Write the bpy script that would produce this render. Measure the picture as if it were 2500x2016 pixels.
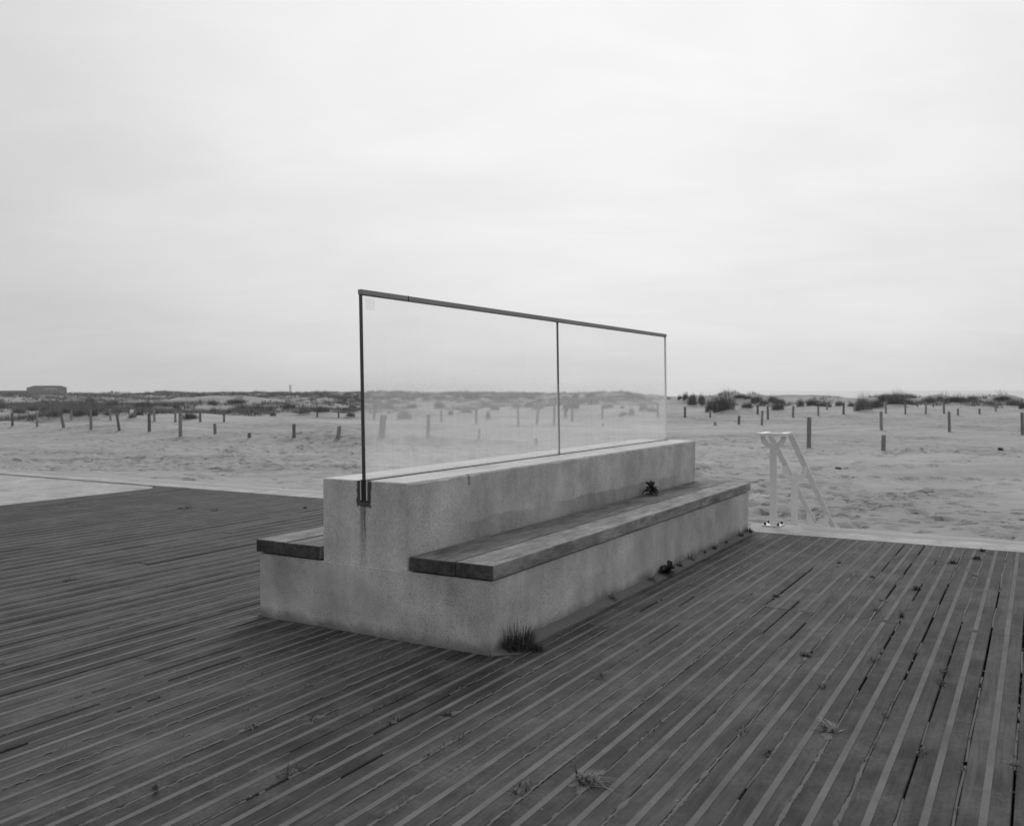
import bpy, bmesh, math, random
import numpy as np
from mathutils import Matrix, Vector

for o in list(bpy.data.objects): bpy.data.objects.remove(o, do_unlink=True)
scene = bpy.context.scene
C = scene.collection
R = math.radians

# ------------------------------------------------------------------ camera
CAM_H = 1.38
PITCH, ROLL = -0.0245, 0.0035
cam_d = bpy.data.cameras.new('camera'); cam = bpy.data.objects.new('camera', cam_d); C.objects.link(cam)
cam_d.sensor_fit = 'HORIZONTAL'; cam_d.sensor_width = 36.0; cam_d.lens = 36.0*2180.8/2500.0
cam_d.clip_start = .05; cam_d.clip_end = 20000
fwd = Vector((0, math.cos(PITCH), math.sin(PITCH))); up0 = Vector((0, -math.sin(PITCH), math.cos(PITCH))); rt0 = Vector((1, 0, 0))
rt = rt0*math.cos(ROLL)-up0*math.sin(ROLL); up = rt0*math.sin(ROLL)+up0*math.cos(ROLL)
cam.matrix_world = Matrix(((rt.x, up.x, -fwd.x, 0), (rt.y, up.y, -fwd.y, 0), (rt.z, up.z, -fwd.z, CAM_H), (0, 0, 0, 1)))
cam_d.dof.use_dof = True; cam_d.dof.focus_distance = 5.4; cam_d.dof.aperture_fstop = 5.0
scene.camera = cam

# ------------------------------------------------------------------ sky: bright overcast, sun glowing through ahead
SUN_AZ, SUN_EL = R(5), R(33)
sun_dir = Vector((math.sin(SUN_AZ)*math.cos(SUN_EL), math.cos(SUN_AZ)*math.cos(SUN_EL), math.sin(SUN_EL)))
world = bpy.data.worlds.new('World'); scene.world = world; world.use_nodes = True
wt = world.node_tree; wt.nodes.clear()
def nd(nt, typ, props=None, **ins):
    n = nt.nodes.new(typ)
    for k, v in (props or {}).items(): setattr(n, k, v)
    for k, v in ins.items():
        key = int(k[1:]) if k[0] == 'i' and k[1:].isdigit() else k.replace('_', ' ')
        s = n.inputs[key]
        if isinstance(v, bpy.types.NodeSocket): nt.links.new(v, s)
        else: s.default_value = v
    return n
def mth(nt, op, a, b=0.0, c=0.0, clamp=False):
    return nd(nt, 'ShaderNodeMath', {'operation': op, 'use_clamp': clamp}, i0=a, i1=b, i2=c).outputs[0]
def mrange(nt, v, a, b, c, d, smooth=False):
    return nd(nt, 'ShaderNodeMapRange', {'interpolation_type': 'SMOOTHSTEP' if smooth else 'LINEAR'}, Value=v, From_Min=a, From_Max=b, To_Min=c, To_Max=d).outputs[0]
def noise(nt, vec, scale, detail=3.0, rough=.55, dist=0.0):
    return nd(nt, 'ShaderNodeTexNoise', None, Vector=vec, Scale=scale, Detail=detail, Roughness=rough, Distortion=dist).outputs[0]
def mapv(nt, vec, scale=(1, 1, 1), loc=(0, 0, 0)):
    return nd(nt, 'ShaderNodeMapping', None, Vector=vec, Scale=scale, Location=loc).outputs[0]
def lerp(nt, f, a, b):
    return nd(nt, 'ShaderNodeMix', {'data_type': 'FLOAT'}, i0=f, i2=a, i3=b).outputs[0]

dirv = nd(wt, 'ShaderNodeTexCoord').outputs['Generated']
dirn = nd(wt, 'ShaderNodeVectorMath', {'operation': 'NORMALIZE'}, i0=dirv).outputs[0]
sep = nd(wt, 'ShaderNodeSeparateXYZ', None, Vector=dirn)
cosang = nd(wt, 'ShaderNodeVectorMath', {'operation': 'DOT_PRODUCT'}, i0=dirn, i1=tuple(sun_dir)).outputs['Value']
ang = mth(wt, 'MULTIPLY', mth(wt, 'ARCCOSINE', mth(wt, 'MINIMUM', cosang, .99999)), 180/math.pi)
glow = nd(wt, 'ShaderNodeFloatCurve', None, Value=mth(wt, 'DIVIDE', ang, 180.0))
cv = glow.mapping.curves[0]
for x, y in ((8/180, .92), (20/180, .885), (34/180, .73), (46/180, .61), (70/180, .60), (110/180, .62)): cv.points.new(x, y)
cv.points[0].location = (0, .92); cv.points[-1].location = (1, .62); glow.mapping.update()
zc = mth(wt, 'ADD', mth(wt, 'MAXIMUM', sep.outputs['Z'], 0.0), .22)
cx = mth(wt, 'DIVIDE', sep.outputs['X'], zc); cy = mth(wt, 'DIVIDE', sep.outputs['Y'], zc)
cvec = nd(wt, 'ShaderNodeCombineXYZ', None, X=cx, Y=cy, Z=0.0).outputs[0]
cl1 = noise(wt, mapv(wt, cvec, (1.0, 1.15, 1)), .9, 5, .5, .5)
cl2 = noise(wt, mapv(wt, cvec, (.8, 1.5, 1), (4, 2, 0)), 2.3, 5, .55, .8)
cloud = mth(wt, 'ADD', mrange(wt, cl1, .3, .7, -.06, .05), mrange(wt, cl2, .3, .7, -.03, .03))
rad = mth(wt, 'MULTIPLY', mth(wt, 'MULTIPLY', glow.outputs[0], mth(wt, 'ADD', cloud, 1.0)), mth(wt, 'ADD', 1.0, mth(wt, 'MULTIPLY', sep.outputs['X'], .11)))   # cloud thinner towards the right
nish = nd(wt, 'ShaderNodeTexSky', {'sky_type': 'NISHITA', 'sun_disc': False, 'sun_elevation': SUN_EL, 'sun_rotation': SUN_AZ, 'dust_density': 6.0, 'air_density': 2.0})
nbw = nd(wt, 'ShaderNodeRGBToBW', None, Color=nish.outputs[0]).outputs[0]
tot = mth(wt, 'ADD', mth(wt, 'MULTIPLY', rad, 9.4), mth(wt, 'MULTIPLY', mth(wt, 'MINIMUM', nbw, 8.0), .08))
bg = nd(wt, 'ShaderNodeBackground', None, Color=tot, Strength=.1)
wt.links.new(bg.outputs[0], nd(wt, 'ShaderNodeOutputWorld').inputs['Surface'])

sun_d = bpy.data.lights.new('sun', 'SUN'); sun_d.energy = 1.3; sun_d.angle = R(24); sun_d.color = (1, 1, 1)
sun = bpy.data.objects.new('sun', sun_d); C.objects.link(sun); sun.location = (0, 0, 60)
sun.rotation_euler = (-sun_dir).to_track_quat('-Z', 'Y').to_euler()
scene.view_settings.view_transform = 'Standard'; scene.view_settings.look = 'None'
scene.view_settings.exposure = 0.0; scene.view_settings.gamma = 1.0; scene.view_settings.use_curve_mapping = False
scene.cycles.use_denoising = True; scene.cycles.denoising_prefilter = 'ACCURATE'; scene.cycles.use_adaptive_sampling = False
scene.cycles.volume_bounces = 1; scene.cycles.max_bounces = 6; scene.cycles.transparent_max_bounces = 12

# ------------------------------------------------------------------ the bench's own frame: a along it, b to the right, z up
TH = 0.5335; OX, OY = -0.1093, 4.6265
UX, UY = math.sin(TH), math.cos(TH); VX, VY = math.cos(TH), -math.sin(TH)
FRAME = Matrix(((UX, -VX, 0, OX), (UY, -VY, 0, OY), (0, 0, 1, 0), (0, 0, 0, 1)))     # local x = a, local y = -b
def W(a, b, z=0.0): return Vector((OX+a*UX+b*VX, OY+a*UY+b*VY, z))

POSTS = {'A': [(-33.22, 59.35, 0.98, 0.0), (-30.26, 56.9, 0.91, 0.0), (-26.06, 51.95, 0.78, -0.17), (-23.65, 50.15, 1.22, 0.0), (-21.46, 48.8, 1.05, -0.13), (-19.44, 47.85, 1.1, -0.02), (-15.92, 42.85, 1.26, 0.0), (-14.49, 43.55, 0.65, 0.0), (-11.96, 40.65, 0.34, 0.0), (-9.81, 40.15, 0.74, 0.0), (-7.55, 38.7, 0.69, 0.07)], 'B': [(-39.55, 77.0, 0.9, 0.0), (-37.66, 76.25, 0.86, 0.0), (-34.4, 76.5, 1.0, 0.0), (-32.36, 76.5, 0.86, 0.0), (-30.34, 75.75, 1.04, 0.0), (-28.0, 74.25, 1.07, 0.0), (-25.66, 73.5, 0.94, 0.0), (-23.47, 72.75, 1.03, 0.0), (-18.59, 85.25, 0.48, 0.0), (-16.5, 85.0, 0.81, 0.0)], 'G': [(-5.5, 37.3, 1.13, 0.15), (-3.49, 36.9, 1.15, 0.0), (-1.4, 37.05, 0.65, 0.03), (0.97, 36.55, 0.39, 0.0)], 'H': [(-11.44, 74.0, 0.98, 0.07), (-5.27, 66.75, 0.92, 0.0), (-2.48, 62.0, 1.08, 0.0), (0.42, 59.4, 1.2, 0.0), (1.68, 60.25, 1.31, 0.08), (2.79, 59.15, 1.27, 0.0), (4.33, 64.25, 0.93, 0.0), (7.4, 73.25, 0.96, 0.0), (6.02, 59.15, 0.22, 0.0), (18.65, 126.75, 0.99, 0.0), (12.17, 74.5, 1.2, 0.0)], 'N': [(13.77, 60.5, 0.25, 0.0), (12.01, 36.1, 1.26, 0.0), (21.21, 51.25, 1.1, -0.05), (13.68, 32.85, 0.6, 0.0), (24.23, 49.45, 1.16, 0.0), (26.15, 45.75, 1.16, 0.0)], 'R': [(14.48, 74.75, 0.9, 0.0), (16.54, 74.5, 0.67, 0.0), (15.44, 60.75, 0.62, 0.0), (21.4, 77.75, 0.8, 0.0), (17.08, 61.0, 0.98, 0.0), (19.7, 68.75, 1.03, 0.0), (23.38, 74.25, 0.93, 0.0), (26.59, 77.5, 0.85, 0.0), (33.53, 95.0, 0.7, 0.0), (29.35, 79.0, 1.03, 0.0), (36.54, 87.25, 1.12, 0.0), (38.34, 87.0, 1.12, 0.0), (44.81, 98.75, 0.66, 0.0), (40.08, 86.5, 1.15, 0.0), (47.53, 100.75, 0.62, 0.0), (42.22, 87.25, 1.12, 0.0), (51.99, 106.5, 0.59, 0.0), (42.71, 85.5, 0.65, 0.0), (45.95, 87.75, 0.5, 0.0), (54.98, 101.5, 1.26, 0.0), (62.04, 108.75, 0.65, 0.0)], 'F': [(-54.14, 109.5, 0.28, 0.0), (-58.31, 119.75, 0.33, 0.0), (-52.8, 109.25, 0.4, 0.0), (-52.11, 109.75, 0.35, 0.0), (-50.28, 110.25, 0.53, 0.0), (-48.93, 112.25, 0.54, 0.0), (-48.8, 113.75, 0.51, 0.0), (-45.58, 124.25, 0.23, 0.0), (-44.55, 124.25, 0.28, 0.0), (-44.63, 126.25, 0.35, 0.0), (-43.48, 147.25, 0.34, 0.0), (-40.97, 146.5, 0.4, 0.0), (-40.43, 146.25, 0.47, 0.0), (-40.17, 148.75, 0.34, 0.0), (-38.82, 147.5, 0.34, 0.0)]}
BUSHES = {'R': [(24.1, 128.0, 0.82, 0.47), (24.6, 125.8, 0.81, 0.86), (25.3, 124.8, 1.03, 0.92), (26.2, 123.2, 0.9, 1.13), (23.3, 115.5, 1.27, 0.85), (24.7, 115.2, 0.63, 0.74), (18.6, 83.5, 0.92, 0.96), (19.4, 80.0, 1.98, 1.61), (20.9, 80.2, 0.59, 0.63), (25.5, 95.5, 0.7, 0.66), (31.2, 122.0, 1.45, 0.45), (32.0, 121.0, 1.0, 0.44), (32.9, 119.0, 1.64, 0.82), (32.8, 116.0, 1.28, 0.69), (34.5, 118.2, 1.41, 0.87), (34.8, 116.2, 1.71, 0.69), (24.9, 83.5, 1.45, 0.61), (33.6, 104.0, 0.95, 0.76), (35.7, 106.2, 1.17, 0.83), (36.4, 104.2, 1.63, 0.48), (38.8, 105.8, 0.87, 0.53), (39.9, 105.0, 0.77, 0.39), (34.7, 88.2, 1.62, 1.54), (40.6, 99.2, 1.46, 0.96), (49.7, 119.0, 1.2, 0.93), (42.9, 99.5, 1.92, 1.46), (45.2, 101.5, 1.3, 0.65), (51.1, 109.0, 1.7, 0.7), (57.5, 120.0, 0.99, 0.44), (52.2, 107.0, 0.79, 0.69), (53.7, 107.5, 1.87, 0.94), (57.8, 112.2, 1.44, 0.67), (60.8, 110.8, 2.13, 0.36), (59.0, 105.0, 1.44, 0.82), (57.9, 101.2, 0.74, 0.65)], 'G': [(10.9, 177.2, 1.79, 0.65), (12.3, 172.5, 1.74, 0.79), (15.6, 170.8, 2.66, 0.78), (7.3, 106.5, 2.05, 0.73), (11.1, 123.2, 1.92, 0.79), (13.6, 123.8, 1.48, 0.57), (15.4, 128.2, 0.59, 0.29), (16.9, 127.2, 1.28, 0.47), (17.8, 126.5, 0.87, 0.93), (11.6, 105.8, 1.55, 0.44), (12.8, 104.0, 0.76, 0.33), (10.3, 82.5, 0.98, 0.49), (10.9, 81.5, 0.67, 0.9), (13.6, 92.0, 0.93, 0.89), (14.1, 90.2, 1.08, 0.66)], 'H': [(-23.8, 147.5, 1.22, 0.61), (-21.6, 147.8, 2.17, 0.54), (-20.1, 169.0, 3.72, 0.77), (-18.0, 170.5, 2.5, 0.7), (-16.3, 169.5, 2.49, 0.62), (-13.6, 171.0, 3.29, 1.02), (-9.2, 146.0, 1.74, 0.47), (-6.3, 145.2, 2.8, 0.8), (-3.8, 147.2, 2.03, 0.61), (-1.7, 146.8, 2.02, 1.21), (0.4, 149.2, 2.19, 0.96), (3.1, 148.8, 1.77, 0.89), (4.3, 134.2, 1.35, 0.86), (-17.0, 122.2, 1.79, 0.62), (-9.0, 75.0, 1.31, 0.93), (-13.4, 122.0, 1.57, 0.67), (-9.3, 114.0, 1.78, 1.1), (-6.5, 95.0, 0.78, 0.61), (-1.8, 68.2, 0.38, 0.69), (-5.1, 98.5, 1.26, 0.5), (-4.0, 134.8, 1.48, 0.56), (-2.2, 109.0, 1.4, 0.55), (0.4, 113.2, 1.14, 0.78), (2.8, 132.5, 1.34, 0.55), (3.4, 108.5, 1.59, 0.7)], 'L': [(-27.5, 76.2, 1.54, 0.73), (-43.1, 114.5, 1.37, 0.95), (-44.2, 114.2, 1.15, 0.73), (-34.0, 101.8, 1.03, 0.56), (-30.7, 97.0, 0.8, 0.67), (-45.1, 146.5, 3.09, 0.94), (-27.2, 94.8, 0.7, 0.48), (-28.2, 104.8, 0.58, 0.67), (-23.2, 86.8, 0.64, 0.45), (-27.0, 107.5, 1.87, 0.69), (-21.4, 91.5, 1.51, 0.99), (-20.1, 93.5, 2.06, 0.9), (-15.4, 85.2, 1.09, 0.59), (-22.7, 127.0, 1.4, 0.82), (-19.5, 105.2, 0.87, 0.61), (-42.4, 126.0, 1.85, 0.64), (-48.7, 88.0, 1.86, 0.73), (-50.4, 93.8, 1.38, 0.69), (-48.7, 93.0, 1.36, 0.77), (-39.6, 77.5, 1.35, 0.91), (-39.3, 78.8, 1.08, 0.87), (-37.7, 78.0, 1.22, 0.79), (-36.3, 77.8, 0.86, 0.7), (-45.8, 98.0, 1.08, 0.63), (-35.5, 78.5, 0.58, 0.4), (-50.3, 112.8, 1.96, 0.88), (-46.6, 112.8, 2.48, 0.89), (-32.6, 76.5, 0.77, 0.55), (-32.9, 78.8, 0.79, 0.36), (-44.4, 114.2, 1.47, 0.89), (-66.4, 127.0, 1.63, 0.52), (-65.2, 127.5, 1.4, 0.56), (-69.2, 146.8, 1.75, 0.74), (-52.7, 92.2, 1.02, 0.97)]}
TUFT = [(-1.11, 1.08), (2.79, 1.73), (3.95, 1.87), (4.24, 2.02), (4.68, 2.04), (3.47, 2.04), (2.08, 0.94), (3.51, 1.08), (3.06, 1.4), (2.31, 1.57), (2.02, 1.58), (1.92, 1.74), (0.82, 1.41), (0.36, 1.59), (-0.19, 1.73), (-0.37, 1.42), (-0.53, 1.57), (0.88, 2.06), (0.68, 2.06), (0.09, 1.9), (-0.25, 2.07), (-0.19, 2.38), (1.15, 1.9), (0.9, 1.73), (-0.99, 0.13), (-0.82, 0.29), (-1.0, 0.46), (-0.02, 0.63), (-1.28, 0.91), (-1.33, -0.35), (-1.15, -0.18), (-1.58, 0.12), (-1.92, -0.17), (0.05, -3.69), (3.21, -6.29), (3.26, -5.82), (3.93, -5.06)]
WALLT = [0.1, 1.38, 2.36, 2.07, 2.65, 2.92, 3.29, 3.53, 3.88, 4.31, 4.57]
HAZE = 0.0002

def _hash(ix, iy, seed):
    h = (ix.astype(np.int64)*374761393 + iy.astype(np.int64)*668265263 + seed*974711) & 0x7fffffff
    h = ((h ^ (h >> 13))*1274126177) & 0x7fffffff
    return ((h ^ (h >> 16)) & 0xffff)/65535.0
def vnoise(x, y, seed=0):
    x = np.asarray(x, float); y = np.asarray(y, float)
    ix = np.floor(x); iy = np.floor(y); fx = x-ix; fy = y-iy
    fx = fx*fx*fx*(fx*(fx*6-15)+10); fy = fy*fy*fy*(fy*(fy*6-15)+10)
    a = _hash(ix, iy, seed); b = _hash(ix+1, iy, seed); c = _hash(ix, iy+1, seed); d = _hash(ix+1, iy+1, seed)
    return (a*(1-fx)+b*fx)*(1-fy)+(c*(1-fx)+d*fx)*fy
def sstep(x, a, b):
    t = np.clip((x-a)/(b-a), 0, 1); return t*t*(3-2*t)
DUNES = [(25.8, 128, 2.5, 3, 1.3), (30.9, 125, 3.2, 3, 1.45), (34.7, 122, 2.4, 3, 1.2), (51.7, 120, 2.2, 3, 1.2), (58.7, 122, 2.2, 3, 1.2), (60.1, 115, 4, 3, .9), (62.4, 112, 3, 3, 1.2), (40.5, 118, 3, 3, .5),
         (14.4, 150, 4, 4, .9), (19.9, 140, 5, 4, .9), (0, 150, 6, 4, .8), (-9.6, 150, 5, 4, .7), (-30, 140, 6, 4, .9), (-47, 150, 8, 5, .8), (-24, 150, 5, 4, .8), (-74, 170, 8, 5, .7), (-22.6, 95, 5, 3, .4), (-14, 100, 4, 3, .4)]
def ground_z(x, y):
    """height of the sand: beach about a metre below the deck, low dunes behind, falling to the sea on the right"""
    x = np.asarray(x, float); y = np.asarray(y, float)
    a = (x-OX)*UX+(y-OY)*UY; b = (x-OX)*VX+(y-OY)*VY
    r = np.hypot(x, y); az = np.degrees(np.arctan2(x, y))
    s = a-5.36
    left = sstep(-b, 3.0, 7.0)*(1-.8*sstep(-b, 12.5, 15.5))
    wob = (vnoise(x*.35, y*.35, 3)-.5)*.10
    near_r = np.where(s < 0, -.35, np.maximum(-.97, -.12-.5*s))
    near_l = np.where(s < 0, -.35, np.maximum(-.97, -.035-.058*s))
    zr = near_r*(1-left)+near_l*left
    zr = np.where(s < -.25, -1.0, zr+np.where(s > .3, wob*sstep(s, .3, 3), 0))
    # far profile
    prof = np.interp(r, [0, 60, 85, 114, 150, 190, 280, 400, 600, 900, 9000], [-.97, -.97, -1.0, -.95, -.65, -.3, .0, .12, -.2, -.8, -.9])
    prof = prof+.62*np.exp(-((az-17)/13)**4)*sstep(r, 98, 146)
    crest = np.interp(az, [-180, -9, -2, 6, 10, 30, 180], [420, 420, 300, 230, 165, 150, 150])
    fall = np.clip((r-crest)/70, 0, 1)
    prof = prof*(1-fall)+np.minimum(prof, -3.2)*fall
    far = sstep(r, 45, 75)
    z = zr*(1-far)+prof*far
    amp = np.interp(r, [0, 30, 50, 80, 120, 200, 400], [.0, .08, .26, .6, 1.0, 1.4, 2.0])*(1-fall)
    n = .8*(vnoise(x*.055, y*.085, 11)-.5)+1.0*(vnoise(x*.13+3, y*.11+8, 12)-.5)+.3*(vnoise(x*.37, y*.5, 13)-.5)
    z = z+amp*n*np.where(s > 1, 1, 0)
    for (mx, my, rx, ry, mh) in DUNES: z = z+mh*np.exp(-((x-mx)/rx)**2-((y-my)/ry)**2)
    nd_ = .617*x+.787*y-28.6+2.2*(vnoise(x*.12, y*.12, 21)-.5); z = z+.38*np.exp(-(nd_/np.where(nd_ > 0, 1.6, 3.4))**2)*sstep(-x, -1.5, 5)*(.6+.8*vnoise(x*.2+4, y*.2, 22))*sstep(s, 3, 8)
    z = z+.30*np.exp(-((y-25)/4.5)**2-((x-10)/8)**4)*sstep(s, 3, 7)
    rip = (vnoise(x*1.3, y*1.3, 17)-.5)*.05+(vnoise(x*.7+9, y*.7, 18)-.5)*.10
    return z+rip*sstep(s, 1.0, 5.0)*np.clip(1-(r-60)/80, 0, 1)

# ------------------------------------------------------------------ helpers
def tag(o, label=None, cat=None, group=None, kind=None):
    if label: o['label'] = label
    if cat: o['category'] = cat
    if group: o['group'] = group
    if kind: o['kind'] = kind
    return o
def link(o, parent=None):
    C.objects.link(o)
    if parent is not None: o.parent = parent
    return o
def empty(name, mw): 
    o = bpy.data.objects.new(name, None); o.empty_display_size = .2; C.objects.link(o); o.matrix_world = mw; return o
def mk(name, verts, faces, mats, parent=None, idx=None, smooth=False):
    me = bpy.data.meshes.new(name); me.from_pydata([tuple(v) for v in verts], [], [tuple(f) for f in faces])
    for m in (mats if isinstance(mats, (list, tuple)) else [mats]): me.materials.append(m)
    if idx is not None: me.polygons.foreach_set('material_index', idx)
    if smooth: me.polygons.foreach_set('use_smooth', [True]*len(me.polygons))
    me.update(); return link(bpy.data.objects.new(name, me), parent)
def box_bm(bm, x0, x1, y0, y1, z0, z1):
    vs = [bm.verts.new(p) for p in ((x0, y0, z0), (x1, y0, z0), (x1, y1, z0), (x0, y1, z0), (x0, y0, z1), (x1, y0, z1), (x1, y1, z1), (x0, y1, z1))]
    for f in ((0, 3, 2, 1), (4, 5, 6, 7), (0, 1, 5, 4), (1, 2, 6, 5), (2, 3, 7, 6), (3, 0, 4, 7)): bm.faces.new([vs[i] for i in f])
def bm_obj(name, bm, mats, parent=None, smooth=False):
    me = bpy.data.meshes.new(name); bm.normal_update(); bm.to_mesh(me); bm.free()
    for m in (mats if isinstance(mats, (list, tuple)) else [mats]): me.materials.append(m)
    if smooth: me.polygons.foreach_set('use_smooth', [True]*len(me.polygons))
    return link(bpy.data.objects.new(name, me), parent)
def box(name, x0, x1, y0, y1, z0, z1, mats, parent=None, bevel=0.0, seg=1, endmat=False):
    bm = bmesh.new(); box_bm(bm, x0, x1, y0, y1, z0, z1)
    if bevel: bmesh.ops.bevel(bm, geom=bm.edges[:], offset=bevel, segments=seg, affect='EDGES')
    bm.normal_update()
    if endmat:
        for f in bm.faces:
            if abs(f.normal.x) > .9: f.material_index = 1
    return bm_obj(name, bm, mats, parent)
def tube(name, pts, rad, mat, parent=None, n=8):
    vs, fs = [], []
    for i, p in enumerate(pts):
        t = (Vector(pts[min(i+1, len(pts)-1)])-Vector(pts[max(i-1, 0)])).normalized()
        u = t.orthogonal().normalized(); w = t.cross(u)
        for k in range(n):
            q = Vector(p)+(u*math.cos(2*math.pi*k/n)+w*math.sin(2*math.pi*k/n))*rad; vs.append(q)
    for i in range(len(pts)-1):
        for k in range(n): fs.append((i*n+k, i*n+(k+1) % n, (i+1)*n+(k+1) % n, (i+1)*n+k))
    fs.append(tuple(range(n))[::-1]); fs.append(tuple(range((len(pts)-1)*n, len(pts)*n)))
    return mk(name, vs, fs, mat, parent, smooth=True)
ORD = ['first', 'second', 'third', 'fourth', 'fifth', 'sixth', 'seventh', 'eighth', 'ninth', 'tenth', 'eleventh', 'twelfth', 'thirteenth', 'fourteenth', 'fifteenth', 'sixteenth', 'seventeenth', 'eighteenth', 'nineteenth', 'twentieth', 'twenty-first', 'twenty-second', 'twenty-third', 'twenty-fourth', 'twenty-fifth', 'twenty-sixth', 'twenty-seventh', 'twenty-eighth', 'twenty-ninth', 'thirtieth', 'thirty-first', 'thirty-second', 'thirty-third', 'thirty-fourth', 'thirty-fifth', 'thirty-sixth']

# ------------------------------------------------------------------ materials (a grey place in a black and white photograph)
def material(name, rough=.8, spec=.25):
    m = bpy.data.materials.new(name); m.use_nodes = True; nt = m.node_tree; b = nt.nodes['Principled BSDF']
    b.inputs['Roughness'].default_value = rough; b.inputs['Specular IOR Level'].default_value = spec
    return m, nt, b
def tc(nt, k='Object'): return nd(nt, 'ShaderNodeTexCoord').outputs[k]
def setc(nt, b, v, bump=None, strength=.3, dist=.01):
    nt.links.new(v, b.inputs['Base Color'])
    if bump is not None:
        bn = nd(nt, 'ShaderNodeBump', None, Strength=strength, Distance=dist, Height=bump); nt.links.new(bn.outputs[0], b.inputs['Normal'])
def plain(name, val, rough=.7, var=.15, scale=8.0, spec=.25, metal=0.0):
    m, nt, b = material(name, rough, spec); b.inputs['Metallic'].default_value = metal
    n = noise(nt, tc(nt), scale, 4)
    setc(nt, b, mth(nt, 'MULTIPLY', mrange(nt, n, .3, .7, 1-var, 1+var), val)); return m

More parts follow.
